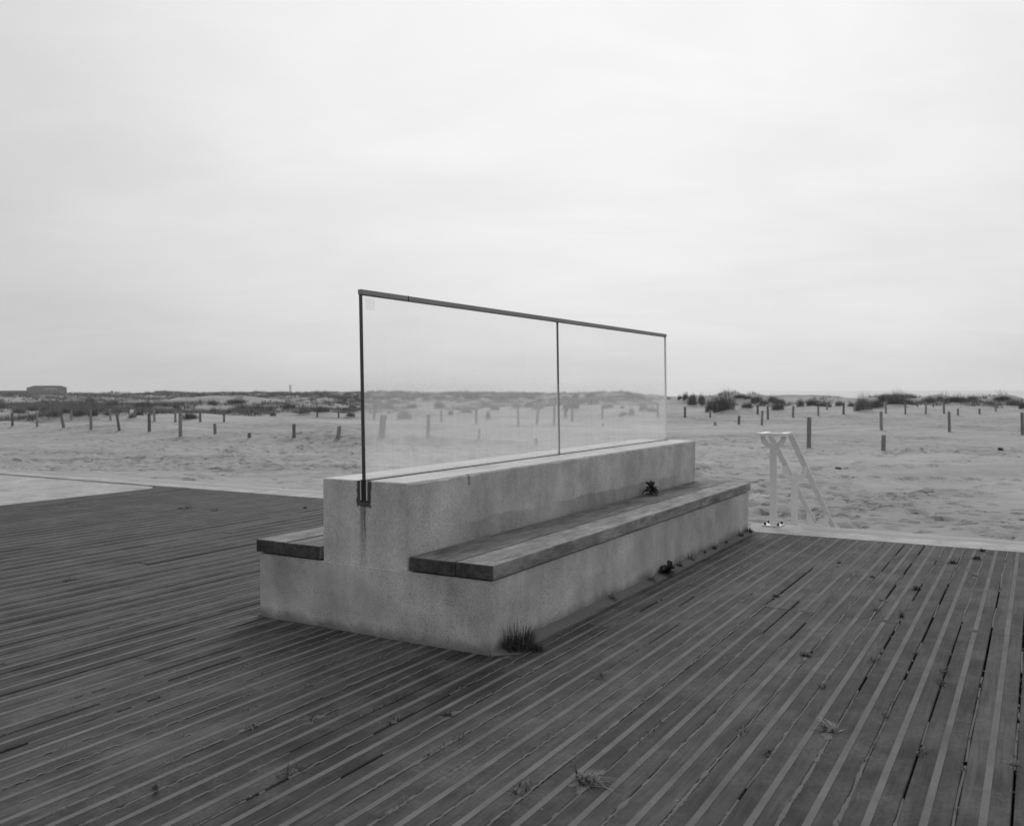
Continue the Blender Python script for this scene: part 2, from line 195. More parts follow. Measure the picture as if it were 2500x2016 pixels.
def concrete(name, base, stains=0, topsand=0.0):
    m, nt, b = material(name, .9, .15); co = tc(nt)
    n1 = mrange(nt, noise(nt, co, 1.9, 6, .62), .3, .7, .74, 1.2)
    n2 = mrange(nt, noise(nt, mapv(nt, co, (5, 5, .7)), 1.0, 4, .6), .3, .7, .88, 1.1)
    n3 = mrange(nt, noise(nt, co, 7.0, 6, .65), .3, .7, .86, 1.12)
    n4 = mrange(nt, noise(nt, co, 130.0, 3, .65), .28, .72, .74, 1.24)
    v = mth(nt, 'MULTIPLY', mth(nt, 'MULTIPLY', n1, n2), mth(nt, 'MULTIPLY', n3, n4))
    # air pores of several sizes
    pores = None
    for sc, th, gate in ((62.0, .21, .42), (110.0, .30, .36), (19.0, .07, .45)):
        vo = nd(nt, 'ShaderNodeTexVoronoi', {'feature': 'F1'}, Vector=co, Scale=sc, Randomness=1.0)
        near = mrange(nt, vo.outputs['Distance'], th*.6, th, 1.0, 0.0)
        pick = mrange(nt, nd(nt, 'ShaderNodeSeparateColor', None, Color=vo.outputs['Color']).outputs[0], .42, .48, 0.0, 1.0)
        dens = mrange(nt, noise(nt, co, 2.6, 2), gate+.02, gate+.14, .04, 1.0)
        q = mth(nt, 'MULTIPLY', mth(nt, 'MULTIPLY', near, pick), dens)
        pores = q if pores is None else mth(nt, 'MAXIMUM', pores, q)
    v = mth(nt, 'MULTIPLY', v, mth(nt, 'SUBTRACT', 1.0, mth(nt, 'MULTIPLY', pores, .75)))
    if stains:
        s = nd(nt, 'ShaderNodeSeparateXYZ', None, Vector=co); X, Y, Z = s.outputs
        wob = mth(nt, 'MULTIPLY', mth(nt, 'SUBTRACT', noise(nt, co, 22.0, 4), .5), .045)
        if stains == 1:      # back wall: sealant stain round the glass channel with its run-off, damp band above the seat
            dy = mth(nt, 'ABSOLUTE', mth(nt, 'SUBTRACT', Y, .853))
            end = mth(nt, 'LESS_THAN', X, .03)
            patch = mth(nt, 'MULTIPLY', mrange(nt, mth(nt, 'ADD', dy, wob), .05, .058, 1, 0), mrange(nt, mth(nt, 'ADD', Z, wob), .716, .728, 0, 1))
            run = mth(nt, 'MULTIPLY', mrange(nt, mth(nt, 'ADD', mth(nt, 'ABSOLUTE', mth(nt, 'SUBTRACT', Y, .862)), mth(nt, 'MULTIPLY', wob, .5)), .012, .03, .55, 0), mth(nt, 'MULTIPLY', mrange(nt, Z, .40, .70, .25, 1.0), mrange(nt, Z, .72, .73, 1, 0)))
            crk = mth(nt, 'MULTIPLY', mrange(nt, mth(nt, 'ABSOLUTE', mth(nt, 'ADD', mth(nt, 'SUBTRACT', Y, .843), mth(nt, 'MULTIPLY', mth(nt, 'SUBTRACT', noise(nt, mapv(nt, co, (1, 1, .6)), 9.0, 4), .5), .06))), .0015, .003, .8, 0), mth(nt, 'MULTIPLY', mrange(nt, Z, .50, .58, 0, 1), mrange(nt, Z, .72, .73, 1, 0)))
            d1 = mth(nt, 'MULTIPLY', end, mth(nt, 'MAXIMUM', mth(nt, 'MULTIPLY', patch, .84), mth(nt, 'MAXIMUM', run, crk)))
            hi = mth(nt, 'ADD', .50, mth(nt, 'MULTIPLY', noise(nt, mapv(nt, co, (1, 0, 0)), 1.6, 5, .65), .16))
            band = mth(nt, 'MULTIPLY', mrange(nt, mth(nt, 'SUBTRACT', Z, hi), -.006, .006, 1, 0), mrange(nt, noise(nt, mapv(nt, co, (1, 0, 0), (7, 0, 0)), .9, 2), .40, .56, 0, .30))
            gouge = mth(nt, 'MULTIPLY', mrange(nt, mth(nt, 'ADD', mth(nt, 'ABSOLUTE', mth(nt, 'SUBTRACT', X, .62)), wob), .012, .02, .5, 0), mrange(nt, mth(nt, 'ADD', Z, wob), .80, .815, 0, 1))
            side = mth(nt, 'LESS_THAN', Y, .56)
            d = mth(nt, 'MAXIMUM', d1, mth(nt, 'MULTIPLY', side, mth(nt, 'MAXIMUM', band, gouge)))
        else:                # base: dark streaks under the seats, a form joint near the corner, damp foot
            drip = mth(nt, 'MULTIPLY', mrange(nt, noise(nt, mapv(nt, co, (3.2, 3.2, 1.1)), 1.0, 5, .65), .46, .70, 0, .34), mth(nt, 'MULTIPLY', mrange(nt, Z, .05, .40, .45, 1.0), mrange(nt, Y, .0, .25, .25, 1.0)))
            foot = mth(nt, 'MULTIPLY', mrange(nt, mth(nt, 'ADD', Z, mth(nt, 'MULTIPLY', mth(nt, 'SUBTRACT', noise(nt, co, 5.0, 4), .5), .12)), .012, .075, .5, 0), 1.0)
            joint = mth(nt, 'MULTIPLY', mrange(nt, mth(nt, 'ABSOLUTE', mth(nt, 'SUBTRACT', X, .30)), .0015, .003, .45, 0), mrange(nt, noise(nt, mapv(nt, co, (1, 1, 1)), 9.0, 3), .42, .6, .15, 1))
            d = mth(nt, 'MAXIMUM', mth(nt, 'MAXIMUM', drip, foot), joint)
        v = mth(nt, 'MULTIPLY', v, mth(nt, 'SUBTRACT', 1.0, d))
    v = mth(nt, 'MULTIPLY', v, base)
    if topsand:              # blown sand lying on the upward faces
        nz = nd(nt, 'ShaderNodeSeparateXYZ', None, Vector=nd(nt, 'ShaderNodeNewGeometry').outputs['Normal']).outputs[2]
        f = mth(nt, 'MULTIPLY', mrange(nt, nz, .75, .95, 0, topsand), mrange(nt, noise(nt, co, 5.0, 5, .7), .3, .6, .35, 1.0))
        v = lerp(nt, f, v, mth(nt, 'MULTIPLY', mrange(nt, noise(nt, co, 300.0, 2), .3, .7, .8, 1.15), .74))
    h = mth(nt, 'SUBTRACT', mth(nt, 'ADD', mth(nt, 'MULTIPLY', n4, .25), mth(nt, 'MULTIPLY', n3, .35)), pores)
    setc(nt, b, v, h, .35, .004); return m
M_wall = concrete('concrete_back_wall', .47, 1, .95)
M_base = concrete('concrete_base', .455, 2)
M_kerb = concrete('concrete_kerb', .34, 0, .25)
M_pave = concrete('concrete_pavement', .37, 0, .15)

def wood(name, base, grain=(1.3, 26, 26), rnd=.25, dust=0.0, dustcol=.26, contrast=1.0):
    m, nt, b = material(name, .82, .22); co = tc(nt)
    oi = nd(nt, 'ShaderNodeObjectInfo').outputs['Random']
    off = nd(nt, 'ShaderNodeVectorMath', {'operation': 'ADD'}, i0=co, i1=nd(nt, 'ShaderNodeCombineXYZ', None, X=mth(nt, 'MULTIPLY', oi, 37.0), Y=mth(nt, 'MULTIPLY', oi, 11.0), Z=0.0).outputs[0]).outputs[0]
    g1 = noise(nt, mapv(nt, off, grain), 1.0, 5, .6, .35); g2 = noise(nt, mapv(nt, off, (grain[0]*3, grain[1]*4, grain[2]*4)), 1.0, 3, .6)
    bl = noise(nt, mapv(nt, off, (3.5, 6, 6)), 1.0, 5, .65)
    v = mth(nt, 'MULTIPLY', mrange(nt, g1, .3, .7, 1-.22*contrast, 1+.22*contrast), mrange(nt, g2, .3, .7, 1-.16*contrast, 1+.16*contrast))
    v = mth(nt, 'MULTIPLY', v, mrange(nt, bl, .3, .7, 1-.2*contrast, 1+.2*contrast))
    v = mth(nt, 'MULTIPLY', mth(nt, 'MULTIPLY', v, base), mrange(nt, oi, 0, 1, 1-rnd, 1+rnd))
    if dust:
        po = nd(nt, 'ShaderNodeNewGeometry').outputs['Position']
        df = mth(nt, 'MULTIPLY', mrange(nt, noise(nt, po, 2.1, 7, .72), .46, .72, 0, 1), mrange(nt, noise(nt, po, 60.0, 3, .7), .35, .65, .2, 1))
        sp = nd(nt, 'ShaderNodeTexVoronoi', {'feature': 'F1'}, Vector=po, Scale=9.0)
        spk = mth(nt, 'MULTIPLY', mrange(nt, sp.outputs['Distance'], .05, .075, 1, 0), mrange(nt, nd(nt, 'ShaderNodeSeparateColor', None, Color=sp.outputs['Color']).outputs[0], .76, .80, 0, .85))
        v = lerp(nt, mth(nt, 'MAXIMUM', mth(nt, 'MULTIPLY', df, dust), spk), v, dustcol)
    setc(nt, b, v, mth(nt, 'ADD', g1, mth(nt, 'MULTIPLY', g2, .6)), .35, .004); return m
M_plank = wood('deck_wood', .048, (1.6, 18, 18), .28, .8, .15, 1.7); pb = M_plank.node_tree.nodes['Principled BSDF']; pb.inputs['Roughness'].default_value = .85; pb.inputs['Specular IOR Level'].default_value = .22
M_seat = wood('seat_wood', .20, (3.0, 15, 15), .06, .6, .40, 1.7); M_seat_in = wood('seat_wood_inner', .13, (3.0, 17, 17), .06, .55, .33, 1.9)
M_end = wood('seat_end_grain', .055, (9, 14, 14), .1, 0, .2, 1.8)
M_batten = plain('batten_wood', .07, .9)
m, nt, b = material('anti_slip_grit', .95, .15); co = tc(nt); g = noise(nt, co, 420.0, 2, .7)
gv = mth(nt, 'MULTIPLY', mrange(nt, g, .3, .7, .78, 1.22), mth(nt, 'MULTIPLY', mrange(nt, noise(nt, nd(nt, 'ShaderNodeNewGeometry').outputs['Position'], 2.4, 7, .72), .34, .66, .72, 1.14), .155))
setc(nt, b, gv, g, .5, .002); M_grit = m
M_under = plain('dark_underside', .025, .95)
M_post = wood('post_wood', .175, (20, 20, 1.6), .35, 0, .2, 1.5)
M_steel = plain('channel_steel', .52, .45, .12, 30.0, .5)
M_cap = plain('cap_aluminium', .235, .5, .10, 5.0, .35)
M_rubber = plain('black_rubber', .018, .6)
M_grey_edge = plain('ground_glass_edge', .72, .4, .1, 3.0, .4); M_dark_edge = plain('glass_edge', .05, .25, .3, 3.0, .5)
m, nt, b = material('white_paint', .42, .35); co = tc(nt)
chip = mrange(nt, noise(nt, co, 38.0, 6, .7), .69, .72, 0, 1)
setc(nt, b, lerp(nt, chip, mth(nt, 'MULTIPLY', mrange(nt, noise(nt, co, 6.0, 4), .3, .7, .93, 1.04), .68), .22)); M_white = m
M_bolt = plain('bolt_cap', .03, .5)

def sand(name, base, bumps=True):
    m, nt, b = material(name, .95, .12); po = nd(nt, 'ShaderNodeNewGeometry').outputs['Position']
    v = mrange(nt, noise(nt, mapv(nt, po, (.05, .14, .1)), 1.0, 6, .62), .3, .7, .86, 1.10)
    v = mth(nt, 'MULTIPLY', v, mrange(nt, noise(nt, mapv(nt, po, (.5, .8, .5)), 1.0, 5, .65), .3, .7, .88, 1.1))
    v = mth(nt, 'MULTIPLY', v, mrange(nt, noise(nt, po, 45.0, 3, .7), .3, .7, .90, 1.10))
    h = None
    if bumps:
        # trampled strips run parallel to the kerb; slope shade painted into their tone
        s = nd(nt, 'ShaderNodeSeparateXYZ', None, Vector=po)
        al = mth(nt, 'ADD', mth(nt, 'MULTIPLY', mth(nt, 'SUBTRACT', s.outputs[0], OX), UX), mth(nt, 'MULTIPLY', mth(nt, 'SUBTRACT', s.outputs[1], OY), UY))
        bl = mth(nt, 'ADD', mth(nt, 'MULTIPLY', mth(nt, 'SUBTRACT', s.outputs[0], OX), VX), mth(nt, 'MULTIPLY', mth(nt, 'SUBTRACT', s.outputs[1], OY), VY))
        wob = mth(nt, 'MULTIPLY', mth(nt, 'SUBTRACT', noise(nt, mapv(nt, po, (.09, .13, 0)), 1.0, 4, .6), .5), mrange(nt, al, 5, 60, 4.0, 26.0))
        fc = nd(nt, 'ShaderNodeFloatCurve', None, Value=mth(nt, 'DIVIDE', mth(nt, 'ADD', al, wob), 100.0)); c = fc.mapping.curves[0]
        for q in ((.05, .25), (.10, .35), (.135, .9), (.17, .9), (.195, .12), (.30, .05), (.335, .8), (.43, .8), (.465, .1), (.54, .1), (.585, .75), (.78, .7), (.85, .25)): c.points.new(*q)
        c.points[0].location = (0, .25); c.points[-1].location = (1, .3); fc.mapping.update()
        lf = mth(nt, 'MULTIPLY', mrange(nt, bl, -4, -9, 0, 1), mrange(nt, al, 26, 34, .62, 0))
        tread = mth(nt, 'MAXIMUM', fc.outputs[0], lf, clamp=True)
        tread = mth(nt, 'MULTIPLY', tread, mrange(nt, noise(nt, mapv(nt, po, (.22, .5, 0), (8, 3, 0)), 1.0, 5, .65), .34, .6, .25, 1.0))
        rip = nd(nt, 'ShaderNodeTexWave', {'wave_type': 'BANDS'}, Vector=mapv(nt, po, (1.0, .55, 0)), Scale=1.9, Distortion=5.0, Detail=2.0, Detail_Scale=1.2).outputs['Fac']
        ripm = mth(nt, 'MULTIPLY', rip, mth(nt, 'MULTIPLY', mrange(nt, tread, .1, .35, 1, 0), mrange(nt, noise(nt, mapv(nt, po, (.12, .2, 0), (3, 1, 0)), 1.0, 2), .45, .55, 0, .5)))
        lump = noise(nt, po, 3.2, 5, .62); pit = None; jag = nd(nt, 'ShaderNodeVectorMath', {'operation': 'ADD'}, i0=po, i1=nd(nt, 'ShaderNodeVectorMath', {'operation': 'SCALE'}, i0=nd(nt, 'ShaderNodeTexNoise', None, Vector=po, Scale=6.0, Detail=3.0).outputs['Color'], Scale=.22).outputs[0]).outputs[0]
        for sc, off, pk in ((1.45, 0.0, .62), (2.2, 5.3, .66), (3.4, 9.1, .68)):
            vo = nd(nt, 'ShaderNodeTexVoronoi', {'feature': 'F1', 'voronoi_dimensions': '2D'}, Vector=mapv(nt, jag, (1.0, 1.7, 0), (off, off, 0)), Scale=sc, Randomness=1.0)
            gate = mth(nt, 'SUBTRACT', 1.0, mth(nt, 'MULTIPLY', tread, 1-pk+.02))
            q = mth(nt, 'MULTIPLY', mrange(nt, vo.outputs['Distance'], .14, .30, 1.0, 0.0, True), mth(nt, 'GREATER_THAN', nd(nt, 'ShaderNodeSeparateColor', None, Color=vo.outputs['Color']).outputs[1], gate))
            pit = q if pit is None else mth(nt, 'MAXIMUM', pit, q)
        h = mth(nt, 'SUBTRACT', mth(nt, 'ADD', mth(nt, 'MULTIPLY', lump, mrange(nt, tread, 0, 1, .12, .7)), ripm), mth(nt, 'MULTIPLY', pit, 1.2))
        v = mth(nt, 'MULTIPLY', v, mth(nt, 'MULTIPLY', mrange(nt, tread, 0, 1, 1.17, .80), mrange(nt, pit, .2, .9, 1.0, .74)))   # pits painted dark: their inner shade together with damp kicked-up sand
    setc(nt, b, mth(nt, 'MULTIPLY', v, base), h, .7, .10 if bumps else .01); return m
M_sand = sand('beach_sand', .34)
M_drift = sand('drifted_sand', .15, False)

def leafmat(name, base, var=.35):
    m, nt, b = material(name, .7, .2); co = tc(nt)
    v = mth(nt, 'MULTIPLY', mrange(nt, noise(nt, co, 7.0, 3, .7), .3, .7, 1-var, 1+var), mrange(nt, nd(nt, 'ShaderNodeObjectInfo').outputs['Random'], 0, 1, .8, 1.25))
    setc(nt, b, mth(nt, 'MULTIPLY', v, base)); return m
M_marram = leafmat('marram_blades', .10, .4); M_marram_pale = leafmat('marram_blades_dry', .20, .4)
M_weed = leafmat('weed_green', .042, .45); M_dry = leafmat('weed_dry', .17, .35); M_leaf = leafmat('broad_leaf', .05, .5); M_leafdry = leafmat('withered_leaf', .075, .6)

# dirty glass: clear pane with a salt and dust film, heavier towards the foot, run in vertical streaks
m = bpy.data.materials.new('dusty_glass'); m.use_nodes = True; nt = m.node_tree; nt.nodes.clear(); co = tc(nt)
gz = nd(nt, 'ShaderNodeSeparateXYZ', None, Vector=co).outputs[2]
st = noise(nt, mapv(nt, co, (26, 1, .9)), 1.0, 5, .65); st2 = noise(nt, mapv(nt, co, (70, 1, 2.5)), 1.0, 3, .6); bl = noise(nt, mapv(nt, co, (2, 1, 2)), 1.0, 4, .6)
cov = nd(nt, 'ShaderNodeFloatCurve', None, Value=mrange(nt, gz, .87, 1.93, 0, 1)); cc = cov.mapping.curves[0]
cc.points[0].location = (0, .50); cc.points[1].location = (1, .10); cc.points.new(.30, .46); cc.points.new(.45, .38); cc.points.new(.60, .17); cov.mapping.update()
film = mth(nt, 'MULTIPLY', cov.outputs[0], mth(nt, 'MULTIPLY', mrange(nt, st, .3, .7, .93, 1.07), mth(nt, 'MULTIPLY', mrange(nt, st2, .3, .7, .96, 1.04), mrange(nt, bl, .3, .7, .88, 1.12))), clamp=True)
trn = nd(nt, 'ShaderNodeBsdfTransparent', None, Color=(.985, .985, .985, 1)); dif = nd(nt, 'ShaderNodeBsdfDiffuse', None, Color=(.82, .82, .82, 1)); tlu = nd(nt, 'ShaderNodeBsdfTranslucent', None, Color=(.96, .96, .96, 1))
fm = nd(nt, 'ShaderNodeMixShader', None, i0=.7, i1=dif.outputs[0], i2=tlu.outputs[0])
m1 = nd(nt, 'ShaderNodeMixShader', None, i0=film, i1=trn.outputs[0], i2=fm.outputs[0])
fr = nd(nt, 'ShaderNodeFresnel', None, IOR=1.5); gl = nd(nt, 'ShaderNodeBsdfGlossy', None, Roughness=.03)
m2 = nd(nt, 'ShaderNodeMixShader', None, i0=mth(nt, 'MULTIPLY', fr.outputs[0], .3), i1=m1.outputs[0], i2=gl.outputs[0])
nt.links.new(m2.outputs[0], nd(nt, 'ShaderNodeOutputMaterial').inputs[0]); M_glass = m
m = bpy.data.materials.new('clear_glass_face'); m.use_nodes = True; nt = m.node_tree; nt.nodes.clear()
nt.links.new(nd(nt, 'ShaderNodeBsdfTransparent', None, Color=(.985, .985, .985, 1)).outputs[0], nd(nt, 'ShaderNodeOutputMaterial').inputs[0]); M_clear = m
m = bpy.data.materials.new('faint_sticker'); m.use_nodes = True; nt = m.node_tree; nt.nodes.clear(); co = tc(nt)
nv = mrange(nt, noise(nt, co, 60.0, 3), .35, .65, .13, .2)
ms = nd(nt, 'ShaderNodeMixShader', None, i0=nv, i1=nd(nt, 'ShaderNodeBsdfTransparent').outputs[0], i2=nd(nt, 'ShaderNodeBsdfDiffuse', None, Color=(.62, .62, .62, 1)).outputs[0])
nt.links.new(ms.outputs[0], nd(nt, 'ShaderNodeOutputMaterial').inputs[0]); M_sticker = m
m, nt, b = material('sea_water', .65, .15); b.inputs['Base Color'].default_value = (.52, .52, .52, 1)
bn = nd(nt, 'ShaderNodeBump', None, Strength=.5, Distance=.5, Height=noise(nt, mapv(nt, nd(nt, 'ShaderNodeNewGeometry').outputs['Position'], (.05, .25, 1)), 1.0, 5, .6)); nt.links.new(bn.outputs[0], b.inputs['Normal']); M_sea = m
M_hall = plain('hall_cladding', .15, .8, .1, .2); M_hallroof = plain('hall_roof', .17, .8, .1, .2); M_letter = plain('sign_letters', .62, .6); M_light = plain('lighthouse_stone', .08, .8, .1, .2)
M_cloth = plain('dark_clothing', .035, .9, .3, 3.0); M_trouser = plain('trousers', .06, .9, .3, 3.0); M_skin = plain('skin', .35, .6)
M_stone = plain('dark_driftwood', .05, .9, .4, 6.0)

# ------------------------------------------------------------------ sand: one sheet from under the deck to the horizon
rng = np.random.default_rng(7)
azs = np.concatenate([np.radians(np.linspace(-180, -46, 46, endpoint=False)), np.arange(math.radians(-46), math.radians(46), .0031), np.radians(np.linspace(46, 180, 46, endpoint=False))])
rs = np.concatenate([[4.0, 6.0, 7.5], np.exp(np.arange(math.log(8.4), math.log(75), .0047)), np.exp(np.arange(math.log(75), math.log(190), .0062)), np.exp(np.arange(math.log(190), math.log(430), .014)), np.exp(np.linspace(math.log(435), math.log(9000), 40))])
RR, AA = np.meshgrid(rs, azs, indexing='ij'); GX = RR*np.sin(AA); GY = RR*np.cos(AA); GZ = ground_z(GX, GY)
def dent(x, y, rx, ry, rot, depth, rim=.35):
    r = math.hypot(x, y); az = math.atan2(x, y); k = 2.6*max(rx, ry)
    i0, i1 = np.searchsorted(rs, [r-k, r+k]); j0, j1 = np.searchsorted(azs, [az-k/r, az+k/r])
    if i1 <= i0 or j1 <= j0: return
    dx = GX[i0:i1, j0:j1]-x; dy = GY[i0:i1, j0:j1]-y; c, s = math.cos(rot), math.sin(rot)
    q = ((dx*c+dy*s)/rx)**2+((-dx*s+dy*c)/ry)**2
    GZ[i0:i1, j0:j1] += -depth*np.exp(-q*1.2)+depth*rim*np.exp(-(np.sqrt(q)-1.45)**2*4)
def trail(x, y, ang, n, step=.72):
    for k in range(n):
        ang += rng.normal(0, .10); x += step*math.cos(ang); y += step*math.sin(ang); sd = .12*(1 if k % 2 else -1)
        dent(x-sd*math.sin(ang), y+sd*math.cos(ang), .19*rng.uniform(.8, 1.4), .11*rng.uniform(.8, 1.5), ang, rng.uniform(.07, .15))
def loc_trails(n, a0, a1, b0, b1, steps):
    for _ in range(n):
        p = W(rng.uniform(a0, a1), rng.uniform(b0, b1)); trail(p.x, p.y, rng.uniform(0, 2*math.pi) if rng.random() < .35 else rng.normal(.25, .35)+(math.pi if rng.random() < .5 else 0), int(rng.uniform(*steps)))
loc_trails(150, 6.5, 30, -30, -3, (8, 26))
loc_trails(16, 9, 15, -2, 8, (6, 16)); loc_trails(10, 16, 32, -6, 8, (6, 16))
for _ in range(900):
    p = W(rng.uniform(6.2, 30), rng.uniform(-30, -4)); dent(p.x, p.y, rng.uniform(.10, .2), rng.uniform(.07, .13), rng.uniform(0, 3.1), rng.uniform(.04, .09))
for _ in range(170):
    p = W(rng.uniform(9.2, 14.5), rng.uniform(-3, 7)); dent(p.x, p.y, rng.uniform(.10, .22), rng.uniform(.07, .14), rng.uniform(0, 3.1), rng.uniform(.04, .08))
for grp in ('A', 'G', 'B', 'N', 'H'):                   # sand blown up against the posts
    for (x, y, h, ln) in POSTS[grp]:
        if y < 90:
            k = 1.0 if grp in 'AG' else .6
            dent(x+.9, y-.1, 1.5*k+.3, .38, .04, -.17*k, -.12); dent(x-.35, y-.45, .55, .35, .2, .10*k, .2)
for L_ in BUSHES.values():                              # each clump has gathered its own hummock
    for (x, y, w, h) in L_: dent(x+.1*w, y, w*.95, max(w*.8, 1.0), 0, -.26*h, 0)
nr, na = RR.shape
ii, jj = np.meshgrid(np.arange(nr-1), np.arange(na), indexing='ij'); j2 = (jj+1) % na
F = np.stack([ii*na+jj, ii*na+j2, (ii+1)*na+j2, (ii+1)*na+jj], -1).reshape(-1, 4)[:, ::-1]
V = np.stack([GX, GY, GZ], -1).reshape(-1, 3)
me = bpy.data.meshes.new('sand_ground'); me.vertices.add(len(V)+1); me.vertices.foreach_set('co', np.vstack([V, [[0, 0, -1.0]]]).astype(np.float32).ravel())
tri = np.stack([np.full(na, len(V)), (np.arange(na)+1) % na, np.arange(na)], -1)
me.loops.add(len(F)*4+na*3); me.loops.foreach_set('vertex_index', np.concatenate([F.ravel(), tri.ravel()]).astype(np.int32))
me.polygons.add(len(F)+na); ls = np.concatenate([np.arange(len(F))*4, len(F)*4+np.arange(na)*3]).astype(np.int32); me.polygons.foreach_set('loop_start', ls)
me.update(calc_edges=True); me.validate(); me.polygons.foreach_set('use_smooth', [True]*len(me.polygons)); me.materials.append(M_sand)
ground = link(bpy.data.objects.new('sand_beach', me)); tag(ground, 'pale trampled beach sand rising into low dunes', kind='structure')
sea = mk('sea', [(-60, 170, -2.1), (8800, 170, -2.1), (8800, 8900, -2.1), (-60, 8900, -2.1)], [(0, 1, 2, 3)], M_sea); tag(sea, 'pale flat sea beyond the dunes on the right', kind='structure')
def gz1(x, y): return float(ground_z(np.array([x]), np.array([y]))[0])

# ------------------------------------------------------------------ deck: planks with a grit inlay, joints every three metres
deck = box('deck', -4.27, 4.765, -6.1, 8.53, -.30, -.07, M_under); deck.matrix_world = FRAME; tag(deck, 'dark wooden boardwalk deck around the bench', kind='structure')
PW, GAP = .16, .0095; B0 = 1.583
rr = random.Random(5); plank_cache = {}
def plank_mesh(L, w, inset):
    key = (round(L, 2), round(w, 3), inset)
    if key not in plank_cache:
        bm = bmesh.new(); box_bm(bm, -L/2, L/2, -w/2, w/2, -.028, 0)
        bmesh.ops.bevel(bm, geom=[e for e in bm.edges if e.verts[0].co.z > -.001 and e.verts[1].co.z > -.001 and abs(e.verts[0].co.y-e.verts[1].co.y) < .001], offset=.003, segments=1, affect='EDGES')
        me = bpy.data.meshes.new('plank'); bm.normal_update(); bm.to_mesh(me); bm.free(); me.materials.append(M_plank)
        bm = bmesh.new(); box_bm(bm, -L/2+inset, L/2-inset, -.0125, .0125, -.004, .0016)
        ms = bpy.data.meshes.new('grit_strip'); bm.normal_update(); bm.to_mesh(ms); bm.free(); ms.materials.append(M_grit)
        plank_cache[key] = (me, ms)
    return plank_cache[key]
def add_plank(a0, a1, b0, b1, strip=True, inset=.0015):
    L, w = a1-a0-(.0025 if inset > .01 else .0009), b1-b0-GAP
    me, ms = plank_mesh(L, w, inset)
    o = link(bpy.data.objects.new('plank', me), deck); o.location = ((a0+a1)/2, -(b0+b1)/2+rr.uniform(-.0012, .0012), rr.uniform(-.0022, .0012)); o.rotation_euler = (rr.uniform(-.007, .007), rr.uniform(-.0006, .0006), rr.uniform(-.0005, .0005))
    if strip: s = link(bpy.data.objects.new('grit_strip', ms), o); s.location = (0, 0, .0)
BASE_W, BASE_L = 1.693, 4.782
k0 = int(math.floor((-8.53-B0)/PW))+1; k1 = int((6.0-B0)/PW)
for k in range(k0, k1):
    b0 = B0+k*PW; b1 = b0+PW; wide = b0 > .9 and k % 3 == 0; j = 1.772 if b0 > .75 else [-.9, .8, 2.1, -1.7, .1][k % 5]+rr.uniform(-.1, .1)
    segs = [(round(j, 2), 4.755), (-4.26, round(j, 2))]; ins = .03 if wide else .0015
    for si, (a0, a1) in enumerate(segs):
        if b1 > -BASE_W and b0 < 0:                          # rows that meet the bench
            if a0 >= -.02:
                a0 = max(a0, 0.0)
                if b0 < -BASE_W-.03: add_plank(a0, a1, b0, -BASE_W-.002, False)
                elif b1 > .05: add_plank(a0, a1, .002, b1)
                continue
            if a1 > 0:
                if b0 < -BASE_W-.03: add_plank(0.0, a1, b0, -BASE_W-.002, False)
                elif b1 > .05: add_plank(0.0, a1, .002, b1)
                a1 = -.006
        add_plank(a0, a1, b0, b1, True, ins)
# kerb, pavement
kerb = box('kerb', 4.775, 5.37, -6.5, 60, -.75, -.06, M_kerb); kerb.matrix_world = FRAME; tag(kerb, 'pale concrete kerb between the deck and the sand', kind='structure')
bj = [6.5, 3.12, -1.88, -6.88, -11.9, -16.9, -21.9, -26.9, -31.9, -36.9]
for i in range(len(bj)-1):
    box('kerb_slab', 4.772, 5.38, -bj[i]+.006, -bj[i+1]-.006, -.2, -.002, M_kerb, kerb, .008)
pv = []
for k in range(9): t = k/8*math.pi/2; pv.append((4.40+.30*math.sin(t)-.04, 8.86-.30*math.cos(t)))
pv = [(-9, 8.545)]+pv+[(4.66, 45), (-9, 45)]
n = len(pv); pave = mk('pavement', [(x, y, -.004) for x, y in pv]+[(x, y, -.25) for x, y in pv], [tuple(range(n))]+[(i, i+n, (i+1) % n+n, (i+1) % n) for i in range(n)], M_pave); pave.matrix_world = FRAME; tag(pave, 'pale concrete pavement left of the deck', kind='structure')
# small dark infill where the pavement corner rounds off is the deck's own last row; sand lying in the gaps
vs, fs = [], []
def strip_quad(a, b, w, z, a2, b2, w2, z2):
    i = len(vs); e1, e2 = (.0004 if w > .0052 else -.0035), (.0004 if w2 > .0052 else -.0035); vs.extend([(a, -(b-w), e1), (a, -b, z), (a, -(b+w), e1), (a2, -(b2-w2), e2), (a2, -b2, z2), (a2, -(b2+w2), e2)])
    fs.extend([(i, i+3, i+4, i+1), (i+1, i+4, i+5, i+2)])
st = .014
for k in range(k0, k1):
    b = B0+k*PW
    if b > 3.2: continue
    av = np.arange(-3.0, 4.74, st)
    big = vnoise(av*.55+k*.37, np.full_like(av, k*.31), 41); fine = vnoise(av*2.3, np.full_like(av, k*3.7), 42); fin2 = vnoise(av*19.0, np.full_like(av, k*5.1), 43)
    fin3 = vnoise(av*47.0, np.full_like(av, k*7.3), 44)
    pos = np.clip((b+2.4)/2.6, 0, 1)*np.clip((2.5-b)/.9+.15, .08, 1)               # more blown sand by the bench and to the right of it
    occ = big*.70+fine*.42+.07*(fin2-.5)+.27*pos+.13*np.clip((av+1.5)/5, 0, 1)-.20*np.clip((-2.0-b)/2, 0, 1)
    for q in range(len(av)-1):
        if -BASE_W < b < -.02 and av[q] > -.02: continue
        if occ[q] > .70 and occ[q+1] > .70:
            w = [.0044+.013*max(0, occ[t]-.74)*fin3[t]*fin2[t]*2 for t in (q, q+1)]
            strip_quad(av[q], b+.002*math.sin(av[q]*9+k), w[0], -.001+.005*fin2[q], av[q+1], b+.002*math.sin(av[q+1]*9+k), w[1], -.001+.005*fin2[q+1])
